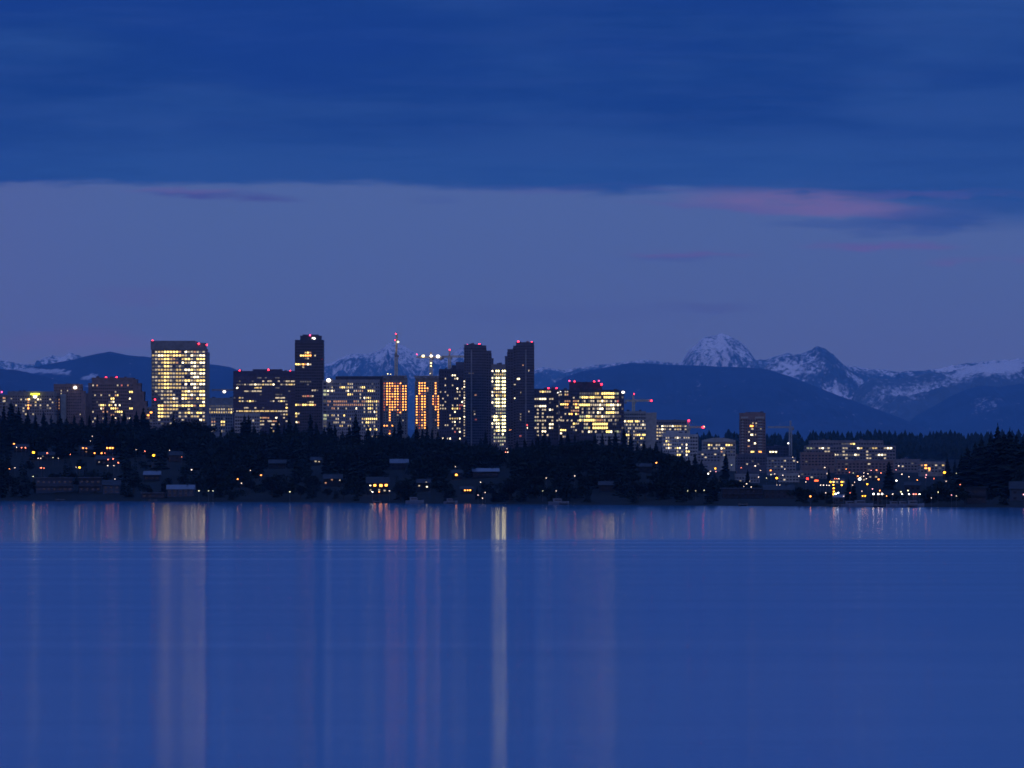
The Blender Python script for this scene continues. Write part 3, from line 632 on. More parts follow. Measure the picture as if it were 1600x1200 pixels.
# low city blocks between the towers and the lake
blocks = [
    (6900, 1193, 1232, 698, 'dark', ['.........', '..WWW....', '.........', '......,..'], 690.0, 'dark low block with one white ribbon window beside the far crane'),
    (6000, 1152, 1200, 711, 'steel', ['...........', '.....,.....', '...w...,...'], 716, 'low grey-blue block at the foot of the lone brown tower'),
    (5700, 1200, 1243, 716, 'grey', ['.,...w..w', '.........', '..,.w....', '.........'], 720, 'low grey block left of the dark red-brown block'),
    (5900, 1252, 1304, 708, 'brown', ['..........', '..........', '.,........', '..........'], 712, 'dark red-brown block below the long terraced building'),
    (5600, 1308, 1396, 721, 'brown', ['..,.....w......', '...............', ',.......,......', '..........,....'], 725, 'low brown range under the long terraced building'),
    (5300, 1246, 1296, 737, 'taupe', ['.,.......,', '....w.....', '..........'], 741, 'low taupe block behind the red lights'),
    (5900, 1398, 1438, 719, 'taupe', ['.....,..', '..w.....', '........'], 724, 'low dim block right of the tall fir'),
    (5400, 1438, 1482, 723, 'raw', ['oO..w.y.', '.OO..,..', '..o.....'], 727, 'low shop block glowing orange at its left end'),
    (5000, 1150, 1186, 742, 'grey', ['........', '.w..w...', '........'], 747, 'small grey flat block near the lone brown tower'),
    (4900, 1218, 1248, 741, 'lite', ['......', '.w....', '......'], 745, 'small pale block left of the red lights'),
    (5000, 1338, 1376, 741, 'dark', ['.w..w.w.', '..w.....', '........'], 745, 'dark block behind the brightest white lamp'),
    (4800, 1300, 1320, 750, 'taupe', ['Yw.y', '.w.Y', '....'], 753, 'small block with stacked amber windows near the shore'),
    (6050, 1090, 1125, 706, 'grey', ['.w...w.', '..w....', '.......'], 710, 'small grey block in front of the arched-roof building'),
]
for (d, x0, x1, yt, wl, rows, y0, lab) in blocks:
    if y0 < yt: y0 = yt + 3.5
    building('low_building', lab, 'building', d, [vol(x0, x1, yt, rows, y0, 4.6, wh=.5, ww=.7, dep=18 + (x1 - x0) * .2)], wl)

# ------------------------------------------------------------------ cranes
def lattice(m_, p, q, w, n, r=.16):
    p = np.array(p, float); q = np.array(q, float); a = (q - p) / np.linalg.norm(q - p)
    t_ = np.array((0, 1.0, 0)) if abs(a[1]) < .9 else np.array((1.0, 0, 0))
    e1 = np.cross(a, t_); e1 /= np.linalg.norm(e1); e2 = np.cross(a, e1); c = [(-1, -1), (1, -1), (1, 1), (-1, 1)]
    P = lambda k, i: p + (q - p) * i / n + w / 2 * (c[k][0] * e1 + c[k][1] * e2)
    for k in range(4): m_.bar(P(k, 0), P(k, n), r * 3.2)
    for i in range(n):
        for k in range(4):
            m_.bar(P(k, i), P((k + 1) % 4, i + 1), r * 1.5); m_.bar(P(k, i), P((k + 1) % 4, i), r * 1.5)
def crane(label, d, um, ybase, yj, ytop, jl, jr, beacons=(), floods=(), w=2.2, luff=None, cr=CRANEM):
    zb = PZ(ybase, d); xc = PX(um, d); k = d / F
    root = empty('tower_crane', (xc, d + 8, zb), label, 'crane')
    X = lambda u_: PX(u_, d) - xc
    Z = lambda y_: PZ(y_, d) - zb
    m_ = MB(); hgt = Z(yj); lattice(m_, (0, 0, 0), (0, 0, hgt), w, max(4, int(hgt / w)), .2); m_.build('mast', cr, root)
    m_ = MB(); m_.box(-1.6, 1.6, -1.6, 1.6, hgt, hgt + 1.2); m_.build('slewing_ring', cr, root)
    m_ = MB(); m_.box(w / 2 + .1, w / 2 + 1.9, -2.4, -.4, hgt - 1.6, hgt + 1.0); m_.build('cab', WALL['lite'], root)
    top = Z(ytop)
    if luff:
        m_ = MB(); lattice(m_, (0, 1.5, hgt + 1.2), (luff * .04, luff, top), 1.6, 22, .16); m_.build('jib', cr, root)
        m_ = MB(); lattice(m_, (0, -1, hgt + 1.2), (0, -8, hgt + 2.5), 1.8, 5, .16); m_.build('counter_jib', cr, root)
        m_ = MB(); m_.box(-1.6, 1.6, -9, -6, hgt - 1.2, hgt + 1.6); m_.build('counterweight', WALL['raw'], root)
    else:
        m_ = MB(); lattice(m_, (0, 0, hgt + 1.2), (0, 0, top), 1.2, 4, .14); m_.build('tower_head', cr, root)
        jx = X(jl) if abs(jl - um) > abs(jr - um) else X(jr); cx = X(jr) if abs(jl - um) > abs(jr - um) else X(jl)
        sg = 1 if jx > 0 else -1
        m_ = MB(); lattice(m_, (sg * .8, 0, hgt + 1.6), (jx, 0, hgt + 1.6), 1.5, max(5, int(abs(jx) / 2)), .15); m_.build('jib', cr, root)
        m_ = MB(); lattice(m_, (-sg * .8, 0, hgt + 1.4), (cx, 0, hgt + 1.4), 1.5, max(2, int(abs(cx) / 2)), .15); m_.build('counter_jib', cr, root)
        m_ = MB(); m_.box(min(cx, cx + sg * 2.5), max(cx, cx + sg * 2.5), -1, 1, hgt - 1.8, hgt + .6); m_.build('counterweight', WALL['raw'], root)
        m_ = MB(); m_.bar((0, 0, top), (jx * .7, 0, hgt + 2.4), .08); m_.bar((0, 0, top), (cx * .9, 0, hgt + 2.2), .08); m_.build('pendant_line', cr, root)
    for (bx, by, s, c_) in beacons:
        m_ = MB(); m_.ball((X(bx), -1.2, Z(by)), s * k * .32); m_.build('beacon', {'R': BEACON_R, 'P': BEACON_P}[c_], root)
    for (bx, by, s, c_) in floods:
        m_ = MB(); m_.ball((X(bx), -1.4, Z(by)), s * k * .5, 8, 5, .8); m_.build('floodlight', {'W': FLOOD, 'Y': FLOODY}[c_], root)
    return root
crane('tower crane with raised jib standing upright above the left orange-lit tower', 6500, 618.7, 591, 556, 522, 0, 0, [(618.3, 521.3, 3, 'R'), (617.3, 531.2, 3, 'R')], [(621.6, 534, 3.4, 'Y')], 2.6, luff=14)
crane('floodlit tower crane over the right orange-lit tower', 6500, 673.3, 591, 560, 550, 650, 690, [(651, 553.4, 2.8, 'P')], [(661, 556, 4.6, 'Y'), (673.6, 556, 4.6, 'W'), (684.2, 556.6, 5.8, 'W'), (673.3, 567, 2.8, 'Y'), (673.3, 571.5, 2.4, 'Y'), (671.8, 583.5, 1.6, 'Y')], 2.6)
crane('dim tower crane left of the twin towers with a long level jib', 6700, 702.3, 585, 559, 547.5, 690, 726, [(702.4, 546.3, 3.2, 'R')], [], 2.6)
crane('tower crane with red-tipped jib above the pale offices', 6550, 990, 650, 628, 617, 976, 1018, [(991, 615.3, 3, 'R'), (1018, 626, 4.2, 'R')], [], 2.4)
crane('low tower crane whose jib ends in a red-orange light', 6800, 1076, 690, 669.5, 659, 1070, 1099, [(1076.5, 657, 5, 'R'), (1099, 667.5, 5.6, 'R')], [(1100.6, 666.6, 1.6, 'Y')], 2.0)
crane('pale unlit tower crane right of the lone brown tower', 6900, 1235.6, 712, 669.5, 657, 1200, 1241, [], [(1232, 692.6, 2.6, 'W')], 2.8, cr=WALL['pale'])
crane('crane with a white floodlight on its jib left of the blue glass block', 6700, 368, 640, 611.5, 601, 330, 374, [], [(350, 612, 4.8, 'W')], 1.8, cr=WALL['grey'])

# ------------------------------------------------------------------ zones used to describe where things stand
ZN = [(-2000, 82, 'the low hotel with the lime canopy'), (82, 132, 'the plain brown block'), (132, 229, 'the stepped brown block'), (229, 330, 'the yellow-lit office tower'), (330, 366, 'the slit-windowed office'),
      (366, 461, 'the dark blue glass block'), (461, 506, 'the slim dark tower'), (506, 598, 'the pale grid-fronted office'), (598, 643, 'the left orange-lit tower'), (643, 688, 'the right orange-lit tower'),
      (688, 726, 'the speckled dark tower'), (726, 768, 'the left twin tower'), (768, 791, 'the lemon-yellow tower'), (791, 835, 'the right twin tower'), (835, 873, 'the near-black office block'),
      (873, 975, 'the wide lit office block'), (975, 1036, 'the craned pale office'), (1036, 1092, 'the rounded pale office'), (1092, 1153, 'the arched-roof building'), (1153, 1200, 'the lone brown tower'),
      (1200, 1256, 'the pale unlit crane'), (1256, 1330, 'the terraced building (left)'), (1330, 1402, 'the terraced building (right)'), (1402, 1436, 'the dim right-hand block'), (1436, 1484, 'the orange shop block'), (1484, 1540, 'the dark right-hand slope'), (1540, 9000, 'the tall far-right firs')]
def zone(u_): return next(p for a, b_, p in ZN if a <= u_ < b_)
ORD = 'first second third fourth fifth sixth seventh eighth ninth tenth eleventh twelfth thirteenth fourteenth fifteenth sixteenth seventeenth eighteenth nineteenth twentieth'.split()
ORD += ['twenty-' + o for o in ORD[:9]] + ['thirtieth'] + ['thirty-' + o for o in ORD[:9]]

# ------------------------------------------------------------------ houses on the slope and shore
SLATE = mat('slate_roof', (.022, .026, .034), .85, 0, .2); METALR = mat('pale_metal_roof', (.055, .07, .10), .35, 0, .15)
PAINT = mat('pale_paint', (.045, .055, .075), .8, 0, .1); CEDAR = mat('cedar_siding', (.014, .014, .017), .85, 0, .2); GREYP = mat('grey_paint', (.028, .03, .04), .8, 0, .1)
def house(label, x0, x1, yt, yb, wm_, rm, wins=(), kind='gable', name='house', cat='house', deck=False):
    uc = (x0 + x1) / 2; d = find_d(uc, yb); k = d / F; g0 = float(gz(uc, d))
    Wd = (x1 - x0) * k; H = (yb - yt) * k; D_ = max(9, min(16, Wd * .6))
    root = empty(name, (PX(uc, d), d, g0), label, cat); CLEAR.append((uc, yt, yb, d, (x1 - x0) / 2 + 2))
    X = lambda u_: (u_ - uc) * k
    Z = lambda y_: (yb - y_) * k
    wall_h = H * (.62 if kind == 'gable' else .9)
    m_ = MB(); m_.box(-Wd / 2, Wd / 2, 0, D_, -2.5, wall_h); m_.build('wall', wm_, root)
    if kind == 'gable':
        r = MB(); o_ = .7; a, b_ = -Wd / 2 - o_, Wd / 2 + o_
        r.v = [(a, -o_, wall_h - .2), (b_, -o_, wall_h - .2), (b_, D_ + o_, wall_h - .2), (a, D_ + o_, wall_h - .2), (a, D_ / 2, H), (b_, D_ / 2, H),
               (a, -o_, wall_h + .15), (b_, -o_, wall_h + .15), (b_, D_ + o_, wall_h + .15), (a, D_ + o_, wall_h + .15)]
        r.f = [(0, 3, 2, 1), (0, 1, 7, 6), (2, 3, 9, 8), (6, 7, 5, 4), (8, 9, 4, 5), (1, 2, 8, 5, 7), (3, 0, 6, 4, 9)]
        ro = r.build('roof', rm, root)
        c_ = MB(); c_.box(Wd * .22, Wd * .22 + 1.0, D_ * .45, D_ * .45 + 1.0, H - 1.6, H + 1.0); c_.build('chimney', GREYP, ro)
    else:
        r = MB(); r.box(-Wd / 2 - .8, Wd / 2 + .8, -1.2, D_ + .6, wall_h, wall_h + .45)
        r.box(-Wd / 2 - .5, Wd / 2 + .5, -1.6, -.02, wall_h * .48, wall_h * .48 + .3) if deck else None
        r.build('roof', rm, root)
    # unlit windows, then the lit ones the photo shows
    nw = max(2, int(Wd / 3.6))
    for fl in range(2 if wall_h > 5.2 else 1):
        for i in range(nw):
            cx = -Wd / 2 + (i + .5) * Wd / nw; zc = wall_h * ((.27 if fl == 0 else .74) if wall_h > 5.2 else .5)
            if any(abs(X(w[1]) - cx) < 1.7 for w in wins): continue
            m_ = MB(); m_.box(cx - .9, cx + .9, -.08, .05, zc - .7, zc + .7); m_.build('window', GLASS, root)
    for (c, wu, wy_, ws) in wins:
        cx, zc = X(wu), Z(wy_); s = ws * k / 2
        m_ = MB(); m_.box(cx - s, cx + s, -.12, .05, zc - s * .8, zc + s * .8); m_.build('window', WM[c], root)
    return root
house('large pale lakeside house, leftmost on the shore', 56, 114, 744.5, 771, PAINT, METALR, kind='flat', deck=True)
house('pale lakeside house second from the left on the shore', 123, 158, 744, 771, GREYP, METALR, kind='flat', deck=True)
house('pale lakeside house third from the left on the shore', 161, 187, 750, 772, PAINT, SLATE)
house('house with a shiny blue-grey roof above the left shore', 225, 250, 736, 752, CEDAR, METALR, [])
house('white angular boathouse on the shore below the yellow-lit tower', 261, 303, 757.5, 777, PAINT, METALR, kind='gable', name='boathouse', cat='boathouse')
house('low pale dock shed left of the angular boathouse', 221, 258, 770, 779, GREYP, METALR, kind='flat', name='dock_shed', cat='shed')
house('pale-roofed house high on the slope below the left orange-lit tower', 610, 637, 717, 735, CEDAR, METALR)
house('lakeside house with a row of glowing orange windows', 573, 607, 745, 771, CEDAR, SLATE, [('W', 578.6, 758.6, 2.2), ('X', 585.6, 758.4, 4), ('X', 595.2, 758.6, 4.4), ('X', 603.4, 758.2, 4), ('w', 579, 765.8, 2.4), ('w', 592.5, 765.6, 3), ('w', 601, 766.4, 3)])
house('house with three white windows below the right orange-lit tower', 652, 672, 748, 766, CEDAR, SLATE, [('w', 655, 759, 2.4), ('w', 666, 753.5, 2), ('W', 667, 760.6, 2.2)])
house('wide pale-roofed house below the left twin tower', 739, 779, 731.5, 746, CEDAR, METALR)
house('cabin with small orange windows below the wide pale-roofed house', 720, 739, 760, 771, CEDAR, SLATE, [('O', 726.6, 766.2, 2.4), ('O', 730.8, 766, 2.2), ('X', 734.6, 766, 2.4)])
house('long low grey lakeside house with banded decks', 1128, 1192, 762, 779, GREYP, METALR, kind='flat', deck=True)
house('grey lakeside house with gabled roof right of the banded one', 1194, 1240, 758, 779, GREYP, SLATE)
house('small grey house above the marina boats', 1414, 1438, 753, 768, GREYP, SLATE)
house('grey three-level shore house at far right slope', 1509, 1541, 760, 788, GREYP, SLATE, kind='flat', deck=True)
house('pale shore house at the right edge', 1579, 1606, 752, 784, PAINT, SLATE, kind='gable')
house('hillside house with a bright orange window below the left twin tower', 706, 722, 734, 748, CEDAR, SLATE, [('X', 713, 742, 3.4)])
house('white boathouse beside the floodlit pier', 1303, 1318, 773, 786, PAINT, METALR, name='boathouse', cat='boathouse')
hl = [(22, 44, 694, 707, 'dark house left of the brightest amber lamp', []), (60, 84, 706, 720, 'dark house right of the brightest amber lamp', [('w', 67, 713, 1.6)]), (125, 146, 697, 712, 'dark house under a pair of orange lamps below the stepped block', [('o', 135, 706, 2)]),
      (150, 176, 712, 728, 'dark house among the salmon lamps', [('w', 155, 722, 1.8)]), (262, 284, 705, 722, 'dark house on the slope below the yellow-lit tower', []), (486, 502, 714, 728, 'dark house with two pale windows below the slim dark tower', [('w', 493, 721, 2.8), ('w', 498.6, 721.4, 2)]),
      (506, 534, 741, 760, 'dark house with rosy windows below the pale grid office', [('o', 509, 754.6, 2.6), ('o', 518.6, 749.6, 2.6), ('w', 531, 750.4, 1.8)]), (996, 1018, 724, 738, 'dim house left of a lone orange lamp', []),
      (1506, 1530, 742, 757, 'dark house with white ground-floor lights at right', [('W', 1517.4, 752, 2.6), ('w', 1524.6, 751.4, 3)]), (936, 958, 752, 768, 'dim house in the woods below the wide lit block', []), (420, 446, 718, 734, 'dim house below the dark blue glass block', [])]
for (x0, x1, yt, yb, lab, wi) in hl: house(lab, x0, x1, yt, yb, CEDAR, SLATE, wi)

# piers and moored boats
PIERM = mat('weathered_planks', (.12, .10, .09), .9, 0, .3, 2)
HULL = mat('grey_hull', (.20, .21, .24), .3, 0, .05); CABM = mat('cabin_paint', (.14, .15, .17), .4)
def pier(u_, ln, label, wdt=2.5):
    d = float(shore(u_)); root = empty('pier', (PX(u_, d), d, 0), label, 'pier')
    m_ = MB(); m_.box(-wdt, wdt, -ln, 6, .75, 1.0); m_.build('deck', PIERM, root)
    for i in range(3):
        for s in (-1, 1):
            m_ = MB(); m_.bar((s * (wdt - .3), -ln + 1 + i * (ln - 2) / 2, -2), (s * (wdt - .3), -ln + 1 + i * (ln - 2) / 2, 1.6), .18, 6); m_.build('pile', PIERM, root)
for (u_, ln, lab) in ((96, 26, 'dark pier in front of the large pale lakeside house'), (240, 22, 'pier beside the low dock shed'), (590, 24, 'pier below the house with orange windows'), (705, 20, 'short pier below the speckled dark tower'), (880, 24, 'pier with a pale boat below the wide lit block'),
                      (1306, 26, 'pier under the yellow-white light'), (1372, 30, 'marina pier under the cluster of white lights'), (1422, 26, 'marina pier right of the white lights'), (1160, 22, 'pier before the banded grey house')): pier(u_, ln, lab)
def boat(u_, ln, label, off=10, sc_=1.0):
    d = float(shore(u_)) - off; root = empty('motor_boat', (PX(u_, d), d, 0), label, 'boat'); L = ln / 2; B = 1.5 * sc_
    st = [(-1, .85, 0), (-.5, 1, 0), (.2, .95, .05), (.7, .55, .2), (1, .02, .4)]; m_ = MB()
    for (t_, w_, r_) in st:
        m_.v += [(t_ * L, -B * w_, 1.2 * sc_ + r_), (t_ * L, -B * w_ * .6, .1), (t_ * L, 0, -.35), (t_ * L, B * w_ * .6, .1), (t_ * L, B * w_, 1.2 * sc_ + r_)]
    for i in range(4):
        for j in range(4): a = i * 5 + j; m_.f.append((a, a + 5, a + 6, a + 1))
        a = i * 5; m_.f.append((a, a + 4, a + 9, a + 5))
    m_.f.append((0, 1, 2, 3, 4)); m_.mi = [0] * len(m_.f); m_.build('hull', HULL, root)
    m_ = MB(); m_.box(-L * .55, L * .3, -B * .7, B * .7, 1.1 * sc_, 2.4 * sc_); m_.box(-L * .6, L * .2, -B * .75, B * .75, 2.4 * sc_, 2.55 * sc_); m_.build('cabin', CABM, root)
    m_ = MB(); m_.box(-L * .4, L * .25, -B * .7 - .04, -B * .7, 1.6 * sc_, 2.1 * sc_); m_.build('window', GLASS, root)
    return root
for (u_, ln, lab, s) in ((648, 12, 'pale motor boat moored below the right orange-lit tower', 1.6), (704, 9, 'small pale boat below the speckled dark tower', 1.3), (873, 13, 'pale boat moored beside the pier below the wide lit block', 1.5), (1346, 14, 'pale boat left of the marina lights', 1.5),
                       (1398, 10, 'leftmost lit boat right of the marina pier', 1.3), (1412, 9, 'lit boat second right of the marina pier', 1.3), (1428, 12, 'lit boat at the right end of the marina', 1.5), (1330, 12, 'grey boat beside the white boathouse', 1.3)): boat(u_, ln, lab, 10, s)

# ------------------------------------------------------------------ lamps (photo column, row, size, colour)
LC = {'A': ('amber', emat('lamp_amber', (1, .42, .02), 8)), 'O': ('orange', emat('lamp_orange', (1, .28, .05), 7)), 'S': ('salmon', emat('lamp_salmon', (1, .22, .11), 5)), 'w': ('soft white', emat('lamp_soft_white', (1, .74, .56), 3.6)),
      'W': ('bright white', emat('lamp_white', (1, .88, .72), 9)), 'g': ('pale yellow', emat('lamp_pale_yellow', (.95, .9, .5), 2.4)), 'R': ('red', emat('lamp_red', (1, .05, .03), 6)), 'P': ('pink', emat('lamp_pink', (1, .38, .42), 3.4)), 'C': ('cold white', emat('lamp_cold_white', (.85, .95, 1), 8))}
LAMPS = """22,693.5,1.7,O 26,699,.8,w 34,699.5,1.2,S 40,699.5,1.4,S 52.5,707,2.7,A 74,708,1.5,S 60,716,1,w 64,716,1,w 15.5,732.5,1.5,O 23.5,731,.8,w 64.5,731,1.6,S 69,731.5,1,S 52,744.5,1,g 83,715,.8,g 91,716,.7,w 110,710,.8,S
141,689,1,w 144.5,681.5,.7,w 130,700,1.4,O 135,700.5,1.1,O 148,708,1.6,O 159,708,1.6,O 164,708,1,S 167.5,700,1.8,O 172,700,2.2,O 176,700,2,O 169,718,1.3,S 177,717,1.4,S 185,723,1.4,S 168.5,727.5,1.1,w 178,727.5,.9,w 124.5,730.5,2.1,A 119,730,.6,w 180,748.5,.9,w
213,702.5,.7,w 226.5,705,1,S 240.5,711.5,2.7,A 265,703.5,.8,w 284,714,.8,S 299.5,734,1.3,w 311,778,1.3,g 326,779,.9,g 333,780,.9,g 371.5,748.5,1.4,O 377.5,755,1,w 391.5,735,.8,w 372,682,1,w 408,742.5,1.5,O 453,768.5,1.3,g 582,780.5,1.3,W 592.5,780.5,1.4,O 608.5,767,1,w
711.5,729,.7,w 751,753.5,1,w 747,773.5,.9,w 754,778.5,.9,w 758,782,.9,w 790,706.5,1,S 793.5,706.5,1,w 792,701,.8,w 853.5,747,.9,w 848,767,.8,g 869,767,.8,w 898,743.5,.9,w 1025.5,723,1.7,O 1074.5,767,.9,g 1087,767,.7,g 1100,766,1,g
1100.5,712.5,.9,w 1125,712,.9,w 1111,717,1,g 1116.5,717,1.3,w 1116,722,1.2,O 1123,722,1.3,w 1117.5,732,1.6,A 1110,736.5,1,w 1118.5,737,1,P 1106.5,740,1.3,W 1143,726.5,.8,g 1175.5,722.8,1.7,C 1180,728,1.4,w 1193,722,1,P 1196.5,723.5,1,P 1203.5,723,1.1,P 1204,727.5,.9,P
1204,735,1.4,O 1204.5,741.5,1.2,g 1210,740.5,.8,w 1223,742.5,.9,w 1185,745.5,1,w 1170.5,745.5,.8,w 1197.5,747,.8,g 1217,729.5,2.1,W 1213.5,747,2.2,A 1166.5,756,1,w 1173.5,761,1,w 1162,760,.8,w 1214,758,1,w 1218.5,758,1,w 1231.5,725,1.9,W 1227.5,725,1.2,O 1232.5,715,1.2,w 1238.5,714.5,1.2,w
1257.5,715.5,1.9,O 1269.5,715.5,1.9,O 1268,711,.9,P 1248,744,1.2,w 1259,753,.8,w 1266,775.5,1.8,O 1288.5,730.5,1.1,w 1333,722.5,1.3,S 1297.5,753,1.9,A 1315,753,1.8,A 1315,758,1.6,A 1304,748,1,S 1307.5,748,1,S 1310.5,748,1,w 1282,758,1.1,w 1286.5,758,1.1,w 1291.5,758,1,w 1295.5,758.3,1,w
1302,757.5,1.5,A 1302.5,763,1.7,A 1302.5,768,1.7,A 1302,772.3,1.6,A 1309.5,770,1.7,C 1318,775.5,.9,w 1305.5,789,1.8,W 1343,748.5,3.0,C 1340,744,1.3,O 1349.5,739,1.1,w 1349.5,744,1,w 1356,740,.9,w 1353.5,748,.9,w 1335,753.5,.9,w 1332,758,.9,w 1333,739,.8,g 1361,735,.9,P 1369.5,734.5,1.4,S
1376.5,739,1.2,S 1372.7,749,1.7,O 1355,756.5,1.6,A 1363,764,1.2,P 1374.5,766.5,1.3,O 1346.5,767.5,.8,w 1347.5,775,1.3,A 1351.5,775,1.3,A 1364.5,784.5,1.9,W 1372,784.5,1.8,W 1378,784.5,1.9,W 1364,788.6,1.3,S 1371.5,788.6,1.4,O 1394.5,788.8,1.2,w 1409.5,789,1.2,W 1404,728,1.1,w 1409,741,1.1,w 1400.5,751,1.6,W
1400,734,.8,P 1407.5,768.5,1.5,g 1418.5,766.5,1.6,g 1454,690.3,1.1,w 1428,727.5,1.5,P 1446,725,2.1,A 1451.5,726.5,1.4,W 1449,731,1.8,O 1452,734,1.5,O 1441,733,1,S 1457.5,733,.8,S 1447,742,1.3,P 1446,746,1,P 1468,724.5,1.2,g 1473,724.5,1,g 1468,731,.8,P 1475.5,738.3,2.6,A 1494,739.5,1,g
1523,744.7,1,g 1515,745.5,.9,g 1558.5,744.5,1.6,W 1566,759,1.3,P 1465.5,769,1.1,g 1486.5,773.5,1,P 1427,772.2,1.5,S 1431,772.2,1.5,S 1420,789,1.3,W 1427.5,789,1.4,P 1436.5,789,1.3,W 1599,790.4,1.5,P 1130,722,.8,w 1137,716,.8,g 1158,731,.8,S 1188,735,.8,w 1226,733,.8,w 1240,729,.9,S 1246,722,.8,w 1280,726,.9,S 1292,740,.8,w 1322,733,.9,O 1327,738,.8,S 1345,729,.8,w 1385,742,1,S 1420,745,.9,w 1433,750,1,O 1459,748,.9,S 1478,752,.8,w 1500,757,.9,S 1532,742,.8,w 1545,752,.9,O 1572,747,.8,w 1585,742,.8,S 1290,770,.9,w 1328,770,.8,S 1385,775,1,O 1455,778,.9,w 1480,765,1,S 1494,775,.8,w""".split()
def lamp_geo():
    p = MB(); p.bar((0, 0, 0), (0, 0, 1), .11, 6, .07); p.bar((0, 0, .985), (0, -.9, 1), .06, 5)
    l = MB(); l.ball((0, 0, 0), 1, 8, 5, .8); return p, l
pm = MB(); pm.bar((0, 0, 0), (0, 0, 6.6), .13, 6, .08); pm.bar((0, 0, 6.55), (0, -.9, 6.9), .07, 5); po = pm.build('pole', POLE); pole_me = po.data; bpy.data.objects.remove(po)
lmesh = {}
L = []
for s in LAMPS:
    a = s.split(','); L.append((float(a[0]), float(a[1]), float(a[2]), a[3]))
buck = {}
for i, (u_, y_, s, c) in enumerate(L): buck.setdefault((zone(u_), c), []).append(i)
for (zn, c), ids in buck.items():
    ids.sort(key=lambda i: -L[i][1])
    for o_, i in enumerate(ids):
        u_, y_, s, c_ = L[i]
        d = find_d(u_, y_, 6.8); g0 = float(gz(u_, d)); k = d / F
        where = 'lamp by the water below ' if y_ > 776 else 'lamp below '
        lab = LC[c][0] + ' ' + where + zn + (', the only one' if len(ids) == 1 else ', ' + ORD[o_] + ' such one up')
        root = empty('street_lamp', (PX(u_, d), d, g0), lab, 'street lamp', 'lamps scattered over the slope and shore')
        o = bpy.data.objects.new('pole', pole_me); COL.objects.link(o); o.parent = root
        if c not in lmesh:
            q = MB(); q.ball((0, 0, 0), 1, 8, 5, .8); t_ = q.build('lantern', LC[c][1]); lmesh[c] = t_.data; bpy.data.objects.remove(t_)
        o = bpy.data.objects.new('lantern', lmesh[c]); COL.objects.link(o); o.parent = root; o.location = (0, -1.0, PZ(y_, d) - g0 if abs(PZ(y_, d) - g0 - 6.8) < 4 else 6.8)
        r = s * .74 * k; o.scale = (r, r, r)
        CLEAR.append((u_, y_ - 2.0, y_ + 2.0, d, 2.2))
# lit red signs
def sign(u_, y_, w_, h_, label, m_):
    d = find_d(u_, y_, 6.0); k = d / F; g0 = float(gz(u_, d)); zc = PZ(y_, d) - g0
    root = empty('lit_sign', (PX(u_, d), d, g0), label, 'sign'); q = MB(); q.box(-w_ * k / 2, w_ * k / 2, -.3, 0, zc - h_ * k / 2, zc + h_ * k / 2); q.build('panel', m_, root)
    q = MB(); q.box(-w_ * k / 2 - .1, w_ * k / 2 + .1, .01, .2, zc - h_ * k / 2 - .1, zc + h_ * k / 2 + .1); q.build('backing', POLE, root)
    for s in (-1, 1):
        q = MB(); q.bar((s * w_ * k * .35, .1, 0), (s * w_ * k * .35, .1, zc - h_ * k / 2), .12, 6); q.build('post', POLE, root)
    CLEAR.append((u_, y_ - 3, y_ + 3, d, w_ / 2 + 2))
REDS = emat('sign_red', (1, .03, .02), 4.5); REDO = emat('sign_orange_red', (1, .12, .03), 3.5); YELS = emat('sign_yellow', (1, .55, .03), 4)
sign(1315, 726.7, 8, 2.6, 'wide glowing red sign under the long terraced building', REDS)
sign(1261.5, 748, 3.4, 3, 'small square red sign under the amber one', REDS)
sign(1275.5, 751, 6, 2.4, 'slanting orange-red sign right of the small red one', REDO)
sign(1261.5, 737, 7, 2.6, 'wide amber sign above the small red sign', YELS)

# ------------------------------------------------------------------ trees
def conifer_arrays(rng, layers=15, per=8, h=1.0, w=.17, droop=.045):
    V = []; Fc = []
    for i in range(layers):
        t_ = i / (layers - 1); zc = .10 + .88 * t_; r = w * (1 - t_) ** .68 * rng.uniform(.7, 1.2) + .006
        n = max(3, int(per * (1 - .5 * t_))); ph = rng.uniform(0, 6.28)
        for k in range(n):
            a = ph + 6.283 * k / n + rng.uniform(-.3, .3); rr = r * rng.uniform(.55, 1.25); c, s = math.cos(a), math.sin(a)
            wd = rr * rng.uniform(.30, .5); z0 = zc + rng.uniform(-.02, .02); b = len(V); dz = droop * rr / w + .006
            V += [(0, 0, z0 + .04), (c * rr * .55 - s * wd, s * rr * .55 + c * wd, z0 - dz * .5), (c * rr, s * rr, z0 - dz), (c * rr * .55 + s * wd, s * rr * .55 - c * wd, z0 - dz * .5), (c * rr * .45, s * rr * .45, z0 - dz * 1.5 - .02)]
            Fc += [(b, b + 1, b + 2), (b, b + 2, b + 3), (b, b + 1, b + 4), (b + 4, b + 1, b + 2), (b + 4, b + 2, b + 3), (b, b + 4, b + 3)]
    return np.array(V), np.array(Fc)
def broad_arrays(rng, n=900, lobes=9, size=.05, flat=.55):
    C = [(0, 0, .62, .26)] + [(rng.uniform(-.26, .26), rng.uniform(-.26, .26), rng.uniform(.42, .78), rng.uniform(.12, .2)) for _ in range(lobes)]
    V = []; Fc = []
    for _ in range(n):
        cx, cy_, cz, r = C[rng.randrange(len(C))]
        a = rng.uniform(0, 6.283); zz = rng.uniform(-1, 1); q = math.sqrt(1 - zz * zz); rr = r * rng.uniform(.55, 1.08)
        p = np.array((cx + rr * q * math.cos(a), cy_ + rr * q * math.sin(a), cz + rr * zz * .85)); b = len(V)
        for _k in range(3): V.append(tuple(p + np.array([rng.gauss(0, size * .6) for _ in range(3)])))
        Fc.append((b, b + 1, b + 2))
    return np.array(V), np.array(Fc)
